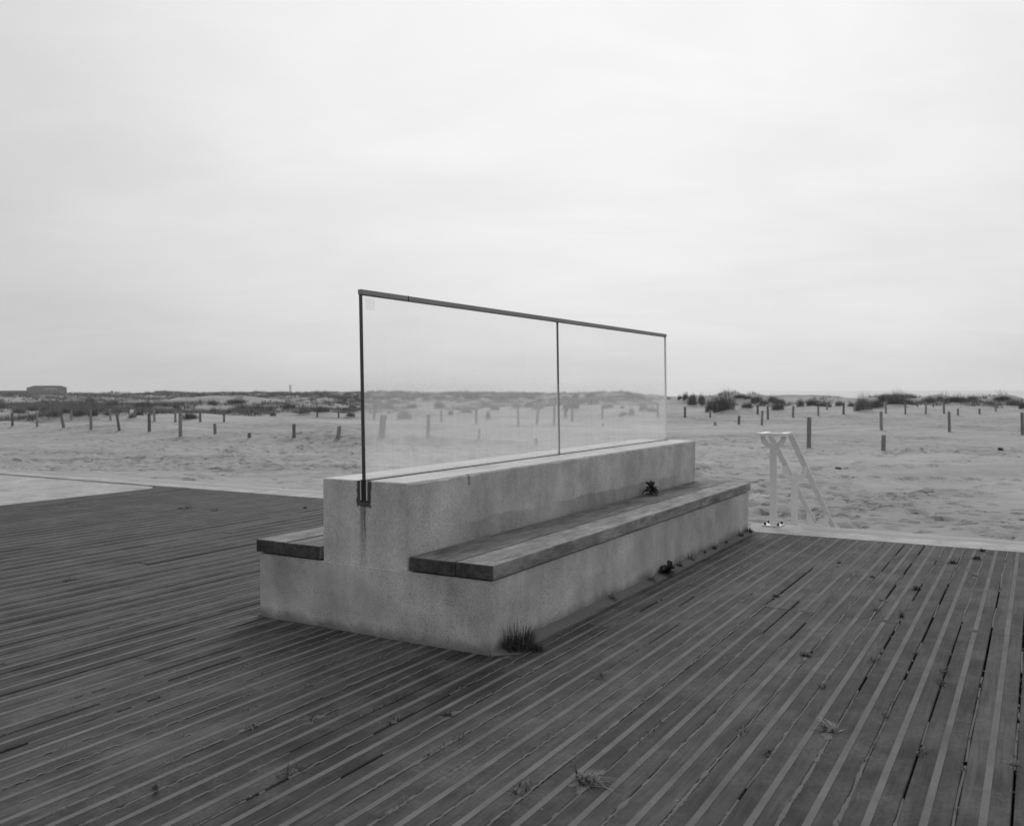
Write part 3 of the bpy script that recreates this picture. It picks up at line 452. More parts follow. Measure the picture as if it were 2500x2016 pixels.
# sand bank along the right foot of the bench and at its near corner
av = np.arange(-.012, 4.76, .02); wv = np.clip((av+.012)/.10, .05, 1)*( .028+.05*vnoise(av*1.3, av*0, 51)+.035*vnoise(av*6, av*0, 52)+.07*np.exp(-((av-.12)/.16)**2)); hv = .012+.022*vnoise(av*2.1, av*0, 53)
for q in range(len(av)-1):
    i = len(vs)
    for t in (q, q+1): vs.extend([(av[t], .004, hv[t]), (av[t], -wv[t]*.45, hv[t]*.6), (av[t], -wv[t], .0008)])
    fs.extend([(i, i+1, i+4, i+3), (i+1, i+2, i+5, i+4)])
rs_ = random.Random(77)
for ti in (0, 14, 12, 24, 25, 26, 28, 5, 3, 9, 15, 29, 30, 31, 6):
    ca, cb_ = TUFT[ti]; R0 = .035+.03*rs_.random()+(.03 if ti in (0, 14) else 0); i = len(vs); R0 *= .7; n_ = 36; vs.append((ca, -cb_, .0028)); ph = rs_.uniform(0, 6)
    for q in range(n_):
        an = 6.283*q/n_; rr2 = R0*(.75+.25*math.sin(3*an+ph)+.2*math.sin(7*an+2*ph)+.3*rs_.random())*(.8+.9*abs(math.cos(an))**4); vs.append((ca+rr2*math.cos(an), -cb_+rr2*math.sin(an)*.8, -.0006))
    fs.extend([(i, i+1+q, i+1+(q+1) % n_) for q in range(n_)])
sg = mk('sand_drift', vs, fs, M_drift, smooth=True); sg.matrix_world = FRAME; tag(sg, 'blown sand caught in the deck gaps and along the bench foot', 'sand', kind='stuff')

M_ksand = sand('kerb_sand', .36, False); vs, fs = [], []
bv = np.arange(-32, 6.4, .035); ke = 5.27-.16*vnoise(bv*.8, bv*0, 55)-.10*vnoise(bv*3.1, bv*0, 56)-.04*vnoise(bv*14, bv*0, 57)+.10*np.clip((-bv-14)/4, 0, 1); kz = .002+.006*vnoise(bv*1.7, bv*0, 58)
for q in range(len(bv)-1):
    if -.12 < bv[q] < .42: continue
    i = len(vs)
    for t_ in (q, q+1): vs.extend([(ke[t_], -bv[t_], -.0016), (min(5.36, ke[t_]+.07), -bv[t_], kz[t_]), (5.40, -bv[t_], kz[t_]-.004), (5.50, -bv[t_], -.10)])
    fs.extend([(i+k, i+k+4, i+k+5, i+k+1) for k in range(3)])
ks = mk('kerb_sand', vs, fs, M_ksand, smooth=True); ks.matrix_world = FRAME; tag(ks, 'thin sheet of blown sand lapping over the kerb', 'sand', kind='stuff')

# ------------------------------------------------------------------ the bench with its glass screen
bench = empty('bench', FRAME); tag(bench, 'long concrete bench with timber seats on both sides and a glass wind screen', 'bench')
HB, HS, TT, HT = .3877, .4734, .0746, .8743
def slab(name, x0, x1, prof, mat, ch, parent):
    """profile in (y, z) drawn out along x; the end arrises are chamfered"""
    bm = bmesh.new(); A = [bm.verts.new((x0, y, z)) for y, z in prof]; Bv = [bm.verts.new((x1, y, z)) for y, z in prof]; n = len(prof)
    bm.faces.new(A[::-1]); bm.faces.new(Bv)
    for i in range(n): bm.faces.new((A[i], A[(i+1) % n], Bv[(i+1) % n], Bv[i]))
    bmesh.ops.recalc_face_normals(bm, faces=bm.faces[:])
    bmesh.ops.bevel(bm, geom=bm.edges[:], offset=ch, segments=1, affect='EDGES'); bmesh.ops.triangulate(bm, faces=[f for f in bm.faces if len(f.verts) > 4])
    return bm_obj(name, bm, mat, parent)
bm = bmesh.new(); box_bm(bm, 0, BASE_L, 0, BASE_W, -.06, HB)
bmesh.ops.bevel(bm, geom=[e for e in bm.edges if abs(e.verts[0].co.z-e.verts[1].co.z) > .1], offset=.013, segments=1, affect='EDGES')
bmesh.ops.bevel(bm, geom=[e for e in bm.edges if min(e.verts[0].co.z, e.verts[1].co.z) > HB-.01], offset=.004, segments=1, affect='EDGES')
bm_obj('base', bm, M_base, bench)
def worn_wall():
    xs = [.003, .009]+list(np.arange(.03, 4.76, .022))+[4.773, 4.779]; c = .007; rings = []
    P = [(.5444, HB+.001), (1.1652, HB+.001), (1.1652, HT-c), (1.1652-c, HT), (.884, HT), (.884, .750), (.822, .750), (.822, HT), (.5444+c, HT), (.5444, HT-c)]
    vs, fs = [], []
    for i, x in enumerate(xs):
        e = 1 if i in (0, len(xs)-1) else 0
        w1 = .010*float(vnoise(x*11, 3.0, 71))**2+.006*float(vnoise(x*40, 5.0, 72))**3; w2 = .010*float(vnoise(x*11, 9.0, 73))**2
        for k, (y, z) in enumerate(P):
            if k == 8: y += w1
            if k == 9: z -= w1*.9; y += e*.005
            if k == 2: z -= w2
            if k == 3: y -= w2
            if e and k in (3, 4, 7, 8): z -= .005
            if e and k in (0,): y += .005
            if e and k in (1, 2): y -= .005
            vs.append((x, y, z))
    n = len(P)
    for i in range(len(xs)-1):
        for k in range(n): fs.append((i*n+k, (i+1)*n+k, (i+1)*n+(k+1) % n, i*n+(k+1) % n))
    q = (len(xs)-1)*n
    for o_, rev in ((0, 0), (q, 1)):
        for f in ((0, 6, 7, 8, 9), (0, 1, 5, 6), (1, 2, 3, 4, 5)): ff = tuple(o_+k for k in f); fs.append(ff[::-1] if rev else ff)
    o = mk('back_wall', vs, fs, M_wall, bench); bm = bmesh.new(); bm.from_mesh(o.data); bmesh.ops.recalc_face_normals(bm, faces=bm.faces[:]); bm.to_mesh(o.data); bm.free()
worn_wall()
def seat_plank(b_hi, b_lo, sh=0.0, ms=None):
    o = box('seat_plank', -2.395, 2.395, -(b_hi-b_lo)/2, (b_hi-b_lo)/2, -TT, 0, [ms or M_seat, M_end], bench, .0035, 2, True); o.location = (2.384, -(b_hi+b_lo)/2, HS+sh); return o
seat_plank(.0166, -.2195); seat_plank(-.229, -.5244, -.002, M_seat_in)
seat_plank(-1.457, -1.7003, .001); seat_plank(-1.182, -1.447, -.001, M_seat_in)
for bc, w in ((-.27, .50), (-1.44, .50)):
    for i in range(9): box('seat_batten', .03+i*.585, .09+i*.585, -bc-w/2, -bc+w/2-.05, HB+.0012, HS-TT-.001, M_batten, bench)
# steel channel let into the wall, rubber and glass
for y0 in (.872, .8285): box('channel_plate', -.0025, 4.776, y0, y0+.0050, .762, .8755, M_steel, bench)
box('rubber_gasket', .002, 4.774, .8345, .8715, .756, .872, M_rubber, bench)
box('rubber_bead', -.001, 4.776, .826, .882, .8749, .8785, M_rubber, bench, .001)
LEAN = .0135
def lean(o): o.matrix_local = Matrix.Translation((0, .853, .87)) @ Matrix.Rotation(-LEAN, 4, 'X') @ Matrix.Translation((0, -.853, -.87)); return o
def pane(x0, x1, dark):
    bm = bmesh.new(); box_bm(bm, x0, x1, .8425, .8635, .874, 1.926); bm.normal_update()
    for f in bm.faces:
        if f.normal.x < -.5 and dark: f.material_index = 1
        if f.normal.x > .5 and not dark: f.material_index = 2
        if f.normal.y > .5: f.material_index = 3
    return lean(bm_obj('glass_pane', bm, [M_glass, M_dark_edge, M_grey_edge, M_clear], bench))
p1 = pane(.006, 2.386, True); p2 = pane(2.398, 4.775, False)
mk('sticker', [(.03, .8415, 1.845), (.115, .8415, 1.845), (.115, .8415, 1.91), (.03, .8415, 1.91)], [(0, 1, 2, 3)], M_sticker, p1)
lean(box('joint_seal', 2.3865, 2.3975, .844, .856, .876, 1.925, M_rubber, bench))
lean(box('glass_end_trim', .001, .0055, .842, .864, .876, 1.927, M_dark_edge, bench))
lean(box('cap_rail', -.004, .427, .838, .868, 1.929, 1.958, M_cap, bench, .002)); lean(box('cap_rail', .432, 4.785, .838, .868, 1.9285, 1.9575, M_cap, bench, .002))
lean(box('cap_joint', .4268, .4322, .8373, .8687, 1.9283, 1.9587, M_rubber, bench)); lean(box('cap_seal', .003, 4.777, .8405, .8655, 1.9262, 1.9288, M_rubber, bench))

# ------------------------------------------------------------------ steel handrails down to the sand
def handrail(mw, label):
    h = empty('handrail', mw); tag(h, label, 'handrail', 'white steel handrails down to the sand')
    cb = -.117; S = -.558
    def rail_pts(sd):
        vs = []; y = cb+sd*.105
        for a, z in ((5.155, .945), (5.47, .945), (5.53, .925), (8.35, .925+S*2.82)):
            for dy in (-.031, .031):
                for dz in (0, -.021): vs.append((a, y+dy, z+dz))
        fs = []
        for i in range(3):
            q = i*4
            for e in ((0, 1), (1, 3), (3, 2), (2, 0)): fs.append((q+e[0], q+e[1], q+4+e[1], q+4+e[0]))
        fs += [(0, 2, 3, 1), (12, 13, 15, 14)]
        return mk('rail', vs, fs, M_white, h)
    rail_pts(-1); rail_pts(1)
    vs, fs, n = [], [], 14
    for i in range(n+1):
        t = -1+2*i/n; y = cb+.15*t; f = 5.085+.065*t**4; g = 5.16+.01*t**4
        for a, z in ((f, .9475), (g, .9475), (g, .9185), (f, .9185)): vs.append((a, y, z))
    for i in range(n):
        for e in range(4): fs.append((i*4+e, i*4+(e+1) % 4, i*4+4+(e+1) % 4, i*4+4+e))
    fs += [(0, 1, 2, 3), tuple(n*4+k for k in (3, 2, 1, 0))]
    mk('front_bend', vs, fs, M_white, h)
    for a, zc, arm, zb in ((5.25, .917, 0, .012), (6.17, .495, .065, -1.3), (7.39, -.19, .075, -1.6)):
        vs, fs, ring = [], [], []
        outl = [(-.133, arm)]+[(.133*math.cos(math.pi+math.pi*i/20), .133*math.sin(math.pi+math.pi*i/20)) for i in range(21)]+[(.133, arm)]
        inn = [(-.079, arm)]+[(.079*math.cos(math.pi+math.pi*i/20), .079*math.sin(math.pi+math.pi*i/20)) for i in range(21)]+[(.079, arm)]
        m_ = len(outl)
        for da in (-.006, .006):
            for (y, z) in outl+inn: vs.append((a+da, cb+y, zc+z))
        T = 2*m_
        for i in range(m_-1):
            fs += [(i, i+1, m_+i+1, m_+i), (T+i, T+m_+i, T+m_+i+1, T+i+1), (i, T+i, T+i+1, i+1), (m_+i, m_+i+1, T+m_+i+1, T+m_+i)]
        for i in (0, m_-1): fs.append((i, m_+i, T+m_+i, T+i))
        o = mk('cradle', vs, fs, M_white, h); bm = bmesh.new(); bm.from_mesh(o.data); bmesh.ops.recalc_face_normals(bm, faces=bm.faces[:]); bm.to_mesh(o.data); bm.free()
        box('post', a-.0055, a+.0055, cb-.035, cb+.035, zb, zc-.131, M_white, h, .0015)
    bp = box('base_plate', 5.15, 5.352, cb-.092, cb+.088, .0, .0125, M_white, h, .002)
    for da in (.03, .172):
        for dy in (-.068, .064):
            b_ = bmesh.new(); bmesh.ops.create_icosphere(b_, subdivisions=2, radius=.0145, matrix=Matrix.Translation((5.15+da, cb+dy, .022)) @ Matrix.Diagonal((1, 1, 1.25, 1))); bm_obj('bolt_cap', b_, M_bolt, bp, True)
    return h
handrail(FRAME, 'white steel double handrail on the kerb just right of the bench')
handrail(Matrix.Translation(W(0, -17.3)-W(0, 0)) @ FRAME, 'far white handrail sinking behind the kerb at the left edge')

# ------------------------------------------------------------------ weeds
def blade(vs, fs, base, dirx, diry, h, out, w, rnd, seg=3):
    i = len(vs); px, py = -diry, dirx
    for k in range(seg+1):
        t = k/seg; r_ = out*t**1.6; z = h*(t-.28*(out/max(h, .01))*t*t) if out < h*1.6 else h*math.sin(min(1, t*1.1)*2.2)
        c = (base[0]+dirx*r_, base[1]+diry*r_, max(z, .002)+base[2]); ww = w*(1-t*.92)/2
        vs.append((c[0]-px*ww, c[1]-py*ww, c[2])); vs.append((c[0]+px*ww, c[1]+py*ww, c[2]))
    for k in range(seg): fs.append((i+2*k, i+2*k+1, i+2*k+3, i+2*k+2))
def tuft_mesh(name, n, h, rad, out, w, seed, mats, lean_=(0, 0), dryfrac=.25, aspect=1.0):
    g = random.Random(seed); vs, fs, idx = [], [], []; sect = [(g.uniform(0, 6.283), g.uniform(.35, 1.15)) for _ in range(5)]
    for _ in range(n):
        t = g.uniform(0, 6.283); r_ = rad*math.sqrt(g.random()); ang = t+g.gauss(0, .7); f0 = len(fs); kl = g.uniform(.3, 1.0)
        if out > h: sa, sl = g.choice(sect); ang = sa+g.gauss(0, .8); kl = sl*g.uniform(.25, 1.1)
        dx, dy = math.cos(ang)+lean_[0], math.sin(ang)+lean_[1]; l = math.hypot(dx, dy) or 1
        blade(vs, fs, (r_*math.cos(t)*aspect, r_*math.sin(t), 0), dx/l, dy/l, h*(.15+g.random()**1.6 if out > h else .25+.8*g.random()**1.8), out*(kl if out > h else g.uniform(.15, 1.25)), w*g.uniform(.6, 1.3), g)
        idx += [1 if g.random() < dryfrac else 0]*(len(fs)-f0)
    me = bpy.data.meshes.new(name); me.from_pydata(vs, [], fs)
    for m_ in mats: me.materials.append(m_)
    me.polygons.foreach_set('material_index', idx); me.update(); return me
def leafy_mesh(name, n, L, w, seed, mats, up=.6, curl=.5):
    g = random.Random(seed); vs, fs, idx = [], [], []
    for _ in range(n):
        a = g.uniform(0, 6.283); el = g.uniform(.1, 1.0)*up*1.5; l = L*g.uniform(.5, 1.1); ww = w*g.uniform(.6, 1.2); tw = g.uniform(-.6, .6); z0 = g.uniform(0, .35)*L*up; i = len(vs)
        for k in range(6):
            t = k/5; rad = l*t*math.cos(el)*(1-.25*t); z = z0+l*math.sin(el)*t-curl*l*t*t*.7; wd = ww*math.sin(math.pi*min(1, .08+t*.92))**.8*(1 if k % 2 else .72)
            px, py = -math.sin(a), math.cos(a)
            cx_, cy_ = rad*math.cos(a), rad*math.sin(a)
            for s_ in (-1, 0, 1): vs.append((cx_+px*s_*wd/2*math.cos(tw), cy_+py*s_*wd/2*math.cos(tw), max(.003, z+s_*wd/2*math.sin(tw)+(.18*wd if s_ else 0))))
        for k in range(5):
            for s_ in (0, 1): fs.append((i+3*k+s_, i+3*k+s_+1, i+3*k+s_+4, i+3*k+s_+3)); idx.append(g.choice((0, 0, 1)))
    me = bpy.data.meshes.new(name); me.from_pydata(vs, [], fs)
    for m_ in mats: me.materials.append(m_)
    me.polygons.foreach_set('material_index', idx); me.update(); return me
GW = (M_weed, M_dry)
rs_ = random.Random(88); vs, fs, idx = [], [], []
for _ in range(620):                                  # seedlings and straws caught in the gaps, too many and too small to tell apart
    k = rs_.randint(int((-1.2-B0)/PW), int((2.6-B0)/PW)); b_ = B0+k*PW; a_ = rs_.uniform(-2.2, 4.7)
    if -BASE_W-.05 < b_ < .03 and a_ > -.08: continue
    if float(vnoise(a_*.9, k*.7, 45)) < .45: continue
    for q in range(rs_.randint(4, 10)):
        an = rs_.uniform(0, 6.283); f0 = len(fs); blade(vs, fs, (a_+rs_.gauss(0, .022), -b_+rs_.gauss(0, .004), 0), math.cos(an), math.sin(an), rs_.uniform(.006, .02), rs_.uniform(.008, .026), rs_.uniform(.002, .0042), rs_, 2); idx += [rs_.random() < .45]*(len(fs)-f0)
sgr = mk('gap_seedlings', vs, fs, GW, idx=[int(v) for v in idx]); sgr.matrix_world = FRAME; tag(sgr, 'tiny seedlings and straws scattered along the deck gaps', 'weed', kind='stuff')
T_up = [tuft_mesh('grass_tuft', 55, .085, .022, .04, .0042, 60+i, GW) for i in range(3)]
T_flat = [tuft_mesh('grass_tuft', 110, .034, .024, .072, .0045, 70+i, GW, dryfrac=.12) for i in range(3)]
T_small = [tuft_mesh('grass_tuft', 64, .02, .022, .034, .0036, 80+i, GW, dryfrac=.2, aspect=2.2) for i in range(3)]
T_dry = [tuft_mesh('grass_tuft', 90, .030, .03, .11, .006, 90+i, (M_dry, M_weed), dryfrac=.3) for i in range(2)]
T_bush = tuft_mesh('grass_tuft', 420, .115, .062, .075, .0042, 99, GW, dryfrac=.12, aspect=1.5)
ros = leafy_mesh('weed_rosette', 26, .055, .022, 5, (M_leaf, M_leafdry), .25, .2)
def place(name, me, a, b, z, s, rot, label, cat, group=None, sz=None):
    o = link(bpy.data.objects.new(name, me)); p = W(a, b, z); o.matrix_world = FRAME @ Matrix.Translation((a, -b, z)) @ Matrix.Rotation(rot, 4, 'Z') @ Matrix.Diagonal((s, s, sz or s, 1)); return tag(o, label, cat, group)
g = random.Random(3)
DG = 'grass tufts growing in the deck gaps'
WEEDS = [  # (index of spot, mesh, scale, label)
 (0, T_dry[0], 1.25, 'largest sprawling half-dry grass tuft on the deck near the lower middle'),
 (1, T_flat[0], 1.15, 'dark star-shaped grass tuft alone on the deck below the sign-less kerb, right of centre'),
 (2, T_flat[1], 1.1, 'grass tuft on the deck just left of the pair near the far right kerb'),
 (3, T_flat[2], 1.15, 'dark grass tuft on the deck one plank short of the right kerb'),
 (4, T_flat[0], .95, 'grass tuft right at the edge of kerb and deck on the far right'),
 (5, T_dry[1], .65, 'loose grass tuft on the right deck below the three near the kerb'),
 (6, T_flat[1], .85, 'grass tuft beside the plank joint right of the bench'),
 (7, T_flat[2], .6, 'tiny grass tuft in the deck gap halfway between bench corner and right kerb tufts'),
 (8, T_flat[0], .65, 'small grass tuft in a deck gap below the handrail, right of the plank joint'),
 (9, T_dry[0], .55, 'upper of two pale grass tufts one above the other on the right deck'),
 (10, T_small[0], 1.3, 'lower of two pale grass tufts one above the other on the right deck'),
 (11, T_up[0], .7, 'small upright grass tuft just right of the two pale tufts'),
 (13, T_small[1], 1.0, 'small weed at the end of a dark gap below the withered rosette'),
 (14, T_dry[1], 1.0, 'broad pale dry grass tuft on the lower right deck'),
 (15, T_small[2], 1.2, 'weed in a sandy gap left of the broad pale dry tuft'),
 (16, T_small[0], 1.0, 'dark little weed below and left of the broad pale dry tuft'),
 (17, T_small[1], 1.2, 'upper of two touching weeds in one gap on the right deck'),
 (18, T_small[2], 1.2, 'lower of two touching weeds in one gap on the right deck'),
 (19, T_small[0], 1.0, 'weed in the gap right of the broad pale dry tuft'),
 (20, T_small[1], 1.35, 'dark weed at the head of a wide dark gap, lower right'),
 (21, T_dry[0], .5, 'weed cut by the right edge of the picture, low down'),
 (22, T_small[2], .9, 'weed in a gap above the two touching weeds'),
 (23, T_small[0], 1.3, 'weed in a sandy gap right of the withered rosette'),
 (24, T_small[1], 1.2, 'leftmost of three weeds on the deck in front of the bench end'),
 (25, T_flat[1], .75, 'middle one, darkest of three weeds on the deck in front of the bench end'),
 (26, T_small[2], 1.0, 'lowest of three weeds on the deck in front of the bench end'),
 (27, T_small[0], 1.3, 'weed in a sandy gap between bench corner and withered rosette'),
 (28, T_small[1], 1.5, 'weed with sand just left of the largest sprawling tuft'),
 (29, T_dry[1], .6, 'left one of two pale dry tufts below the bench end'),
 (30, T_dry[0], .62, 'right one of two pale dry tufts below the bench end'),
 (31, T_small[0], 1.5, 'dark weed in a gap at the bottom left of centre'),
 (33, T_small[2], 1.3, 'dark weed alone on the deck at far left'),
 (34, T_small[1], 2.6, 'long low weed strip on the deck near the left pavement'),
 (35, T_small[0], 1.6, 'short low weed beside the long weed strip on the left deck'),
 (36, T_flat[0], .9, 'spiky tuft on the deck left of the bench back wall'),
]
for i, me, s, lab in WEEDS:
    a, b = TUFT[i]; place('grass_tuft', me, a, b, -.002, s*(.85 if me in T_small else 1), (g.choice((0, math.pi))+g.gauss(0, .12)) if me in T_small else g.uniform(0, 6.28), lab.replace('below the sign-less kerb, right of centre', 'between the handrail and the right kerb tufts'), 'weed', DG)
place('withered_weed', ros, TUFT[12][0], TUFT[12][1], 0, 1.0, .4, 'dark withered leaf rosette lying on the right half of the deck', 'weed')
lf = leafy_mesh('fallen_leaf', 2, .06, .03, 8, (M_leaf, M_leafdry), .2, .1); place('fallen_leaf', lf, TUFT[32][0], TUFT[32][1], .001, 1.0, .3, 'dark curled leaf lying on the deck at bottom left', 'leaf')
BG = 'weeds along the right foot of the bench'
wt_spec = [(0, .07, T_bush, 1.0, 'thick grass clump at the near right corner of the bench', 1.5), (1, .03, T_small[0], 1.5, 'low weed at the bench foot between corner clump and leafy thistle', 2.0),
 (3, .03, T_small[1], 1.3, 'low weed hard left of the leafy thistle at the bench foot', 2.0), (4, .035, T_up[0], 1.0, 'grass tuft just right of the leafy thistle at the bench foot', .9), (5, .035, T_up[1], 1.15, 'tallest thin grass tuft at the middle of the bench foot', 1.1),
 (6, .03, T_up[2], .6, 'small grass tuft at the bench foot, third right of the thistle', .6), (7, .035, T_up[0], .95, 'grass tuft at the bench foot, fourth right of the thistle', .95), (8, .03, T_up[1], .6, 'small grass tuft at the bench foot, third from the far end', .6),
 (9, .04, T_up[2], 1.05, 'grass tuft at the bench foot, second from the far end', 1.0), (10, .04, T_up[0], 1.5, 'bushy grass tuft at the far right corner of the bench', 1.15)]
for i, b, me, s, lab, sz in wt_spec: place('grass_tuft', me, WALLT[i]+.06, b, .006, s, g.uniform(0, 6), lab, 'weed', BG, sz)
place('grass_tuft', T_bush, .22, .13, .0, .62, 1.0, 'low grass spreading in front of the corner clump', 'weed', BG, .35); place('grass_tuft', T_up[2], .36, .035, .006, .8, 2.0, 'thin tuft leaning out behind the corner clump', 'weed', BG)
th = leafy_mesh('thistle', 34, .13, .045, 12, (M_leaf, M_weed), .85, .5); place('thistle', th, WALLT[2]+.05, .06, .006, .95, .7, 'dark leafy thistle at the middle of the bench foot', 'weed')
sp = leafy_mesh('withered_plant', 38, .13, .035, 21, (M_leaf, M_leafdry), .95, .75); place('withered_plant', sp, 3.37, -.455, HS, 1.25, .2, 'withered leafy plant lying on the seat against the back wall', 'plant')

# ------------------------------------------------------------------ wooden posts in the sand
def post_mesh(seed, h=1.0):
    g = random.Random(seed); n, rings = 9, 7; vs, fs = [], []
    rad = [1+g.uniform(-.14, .14) for _ in range(n)]
    for k in range(rings+1):
        t = k/rings
        for i in range(n):
            r_ = .5*rad[i]*(1.0-.10*t)*(1+g.uniform(-.05, .05)); top = (g.uniform(-.035, .03) if k == rings else 0)
            vs.append((r_*math.cos(6.283*i/n)+.05*math.sin(seed+t*3), r_*math.sin(6.283*i/n), -.5+t*1.5+top))
    for k in range(rings):
        for i in range(n): fs.append((k*n+i, k*n+(i+1) % n, (k+1)*n+(i+1) % n, (k+1)*n+i))
    vs.append((0, 0, .985)); fs += [(rings*n+i, rings*n+(i+1) % n, len(vs)-1) for i in range(n)]
    me = bpy.data.meshes.new('wooden_post'); me.from_pydata(vs, [], fs); me.materials.append(M_post); me.update(); return me
PM = [post_mesh(s) for s in range(6)]
PHR = {'A': ('{o} post from the left in the nearest row left of the glass', 'posts of the near row left of the glass'),
 'B': ('{o} post from the left in the second row left of the glass', 'posts of the second row left of the glass'),
 'G': ('{o} of the four near posts seen through the left glass pane', 'near posts behind the glass'),
 'H': ('{o} from the left of the farther posts seen through the glass', 'farther posts behind the glass'),
 'N': ('{o} from the left of the large near posts right of the glass', 'large near posts on the right'),
 'R': ('{o} from the left of the small distant posts right of the glass', 'small distant posts on the right'),
 'F': ('tiny far post, {o} from the left among the left dunes', 'tiny far posts among the left dunes')}
g = random.Random(17)
for grp, L in POSTS.items():
    order = sorted(range(len(L)), key=lambda i: L[i][0]/L[i][1])
    for rank, i in enumerate(order):
        x, y, h, ln = L[i]; w = .17 if y < 60 else .185 if y < 100 else .2
        if (grp, i) == ('G', 0): w = .28
        if (grp, i) == ('G', 2): w = .11
        o = link(bpy.data.objects.new('wooden_post', PM[g.randrange(6)])); z = gz1(x, y)
        tilt = math.atan2(ln, max(h, .3))+g.uniform(-.025, .025)
        o.matrix_world = Matrix.Translation((x, y, z)) @ Matrix.Rotation(tilt, 4, 'Y') @ Matrix.Rotation(g.uniform(0, 6.28), 4, 'Z') @ Matrix.Diagonal((w, w, h, 1))
        st_ = 'short weathered stump, ' if h < .45 else 'leaning weathered wooden ' if abs(ln) > .05 else 'weathered wooden '
        lab = PHR[grp][0].format(o=ORD[rank]); tag(o, (st_+lab) if grp not in 'F' else lab+', weathered wood', 'post', PHR[grp][1])
        if (grp, i) == ('B', 3):
            s_ = box('notice_plate', -.26, .06, -.03, -.01, .72, 1.0, M_white); s_.parent = o; s_.matrix_parent_inverse = Matrix.Identity(4); s_.matrix_local = o.matrix_world.inverted() @ Matrix.Translation((x-.08, y-.09, z-.10)); s_['label'] = 'small blank white notice plate'
        if (grp, i) == ('A', 10):
            vs = [(0, 0, .32), (.07, .02, .36), (.05, .08, .30), (-.62, -.05, -.12), (-.56, -.05, -.05), (-.58, .03, -.12)]
            s_ = mk('broken_splinter', vs, [(0, 1, 4, 3), (1, 2, 5, 4), (2, 0, 3, 5), (0, 2, 1), (3, 4, 5)], M_post, o); s_.matrix_local = o.matrix_world.inverted() @ Matrix.Translation((x, y-.06, z))
# lumps on the sand
def lump(name, x, y, sx, sy, sz, label, cat, seed):
    b_ = bmesh.new(); bmesh.ops.create_icosphere(b_, subdivisions=2, radius=1); g_ = random.Random(seed)
    for v in b_.verts: v.co *= 1+g_.uniform(-.22, .2); v.co = Vector((v.co.x*sx, v.co.y*sy, v.co.z*sz))
    o = bm_obj(name, b_, M_stone); o.location = (x, y, gz1(x, y)+sz*.4); tag(o, label, cat)
lump('driftwood', 8.53, 23.35, .085, .08, .045, 'dark piece of driftwood on smooth sand right of the handrail', 'driftwood', 1)
lump('driftwood', 18.66, 34.1, .11, .10, .075, 'dark driftwood chunk on the sand at far right', 'driftwood', 2)
lump('pebble', -6.51, 25.1, .05, .05, .05, 'small dark pebble on trampled sand left of the glass', 'stone', 3)

# ------------------------------------------------------------------ marram grass on the dunes
def marram_mesh(seed, n=760, pale=.3):
    g = random.Random(seed); vs, fs, idx = [], [], []; cen = [(0, 0, 1.0)]+[(g.uniform(-.3, .3), g.uniform(-.2, .2), g.uniform(.55, .9)) for _ in range(4)]
    for _ in range(n):
        cx_, cy_, ch = g.choice(cen); t = g.uniform(0, 6.283); r_ = math.sqrt(g.random())*.22; f0 = len(fs); hh = ch*g.uniform(.55, 1.08)*(1.0-.45*(r_/.22)**2)
        dx, dy = math.cos(t)+g.gauss(0, .35)-.6, math.sin(t)+g.gauss(0, .35); l = math.hypot(dx, dy) or 1
        blade(vs, fs, (cx_+r_*math.cos(t), cy_+r_*math.sin(t), -.12), dx/l, dy/l, hh+.12, g.uniform(.06, .34)*hh, g.uniform(.010, .02), g, 3)
        idx += [1 if g.random() < pale else 0]*(len(fs)-f0)
    me = bpy.data.meshes.new('marram_clump'); me.from_pydata(vs, [], fs); me.materials.append(M_marram); me.materials.append(M_marram_pale); me.polygons.foreach_set('material_index', idx); me.update(); return me
MM = [marram_mesh(200+i) for i in range(5)]; MP = [marram_mesh(220+i, 620, .85) for i in range(4)]
BHR = {'R': ('{o} dark marram grass clump counted from the glass along the right dunes', 'marram clumps on the right dunes'),
 'G': ('{o} marram clump from the left seen through the right glass pane', 'marram clumps behind the right pane'),
 'H': ('{o} marram clump from the left seen through the left glass pane', 'marram clumps behind the left pane'),
 'L': ('{o} larger marram clump from the left edge on the left dunes', 'marram clumps on the left dunes')}
g = random.Random(23)
for grp, L in BUSHES.items():
    for rank, i in enumerate(sorted(range(len(L)), key=lambda i: L[i][0]/L[i][1])):
        x, y, w, h = L[i]; o = link(bpy.data.objects.new('marram_clump', g.choice(MP) if grp != 'R' and g.random() < .6 else g.choice(MM))); kw, kh = (1.35, 1.5+.45*max(0, 1-h)) if grp == 'R' else (1.25, 1.3)
        o.matrix_world = Matrix.Translation((x, y, gz1(x, y)+.18*h)) @ Matrix.Rotation(g.uniform(-.5, .5), 4, 'Z') @ Matrix.Diagonal((w*kw, max(w, .8)*1.0, h*kh+.05, 1))
        tag(o, BHR[grp][0].format(o=ORD[rank]), 'grass clump', BHR[grp][1])
# the uncountable rest of the dune grass
rg = np.random.default_rng(31); N = 120000
r_ = np.exp(rg.uniform(math.log(70), math.log(430), N)); az = np.radians(rg.uniform(-42, 40, N)); x = r_*np.sin(az); y = r_*np.cos(az); azd = np.degrees(az)
dens = vnoise(x*.07, y*.04, 61)*.5+vnoise(x*.22, y*.10, 62)*.45+1.0*(vnoise(x*.13+3, y*.11+8, 12)-.5)*.55+.12
thr = np.interp(azd, [-42, -16, -8, 0, 7, 40], [.58, .60, .62, .64, .78, .84])+np.interp(r_, [70, 90, 130, 300], [.30, .08, -.06, -.24])+rg.uniform(-.02, .34, N)
keep = (dens > thr) & ((azd < 6) | (r_ > 118)) & (r_ < np.interp(azd, [-42, -9, -2, 6, 10, 40], [420, 420, 290, 225, 160, 146])); x, y, r_ = x[keep], y[keep], r_[keep]; z = ground_z(x, y)
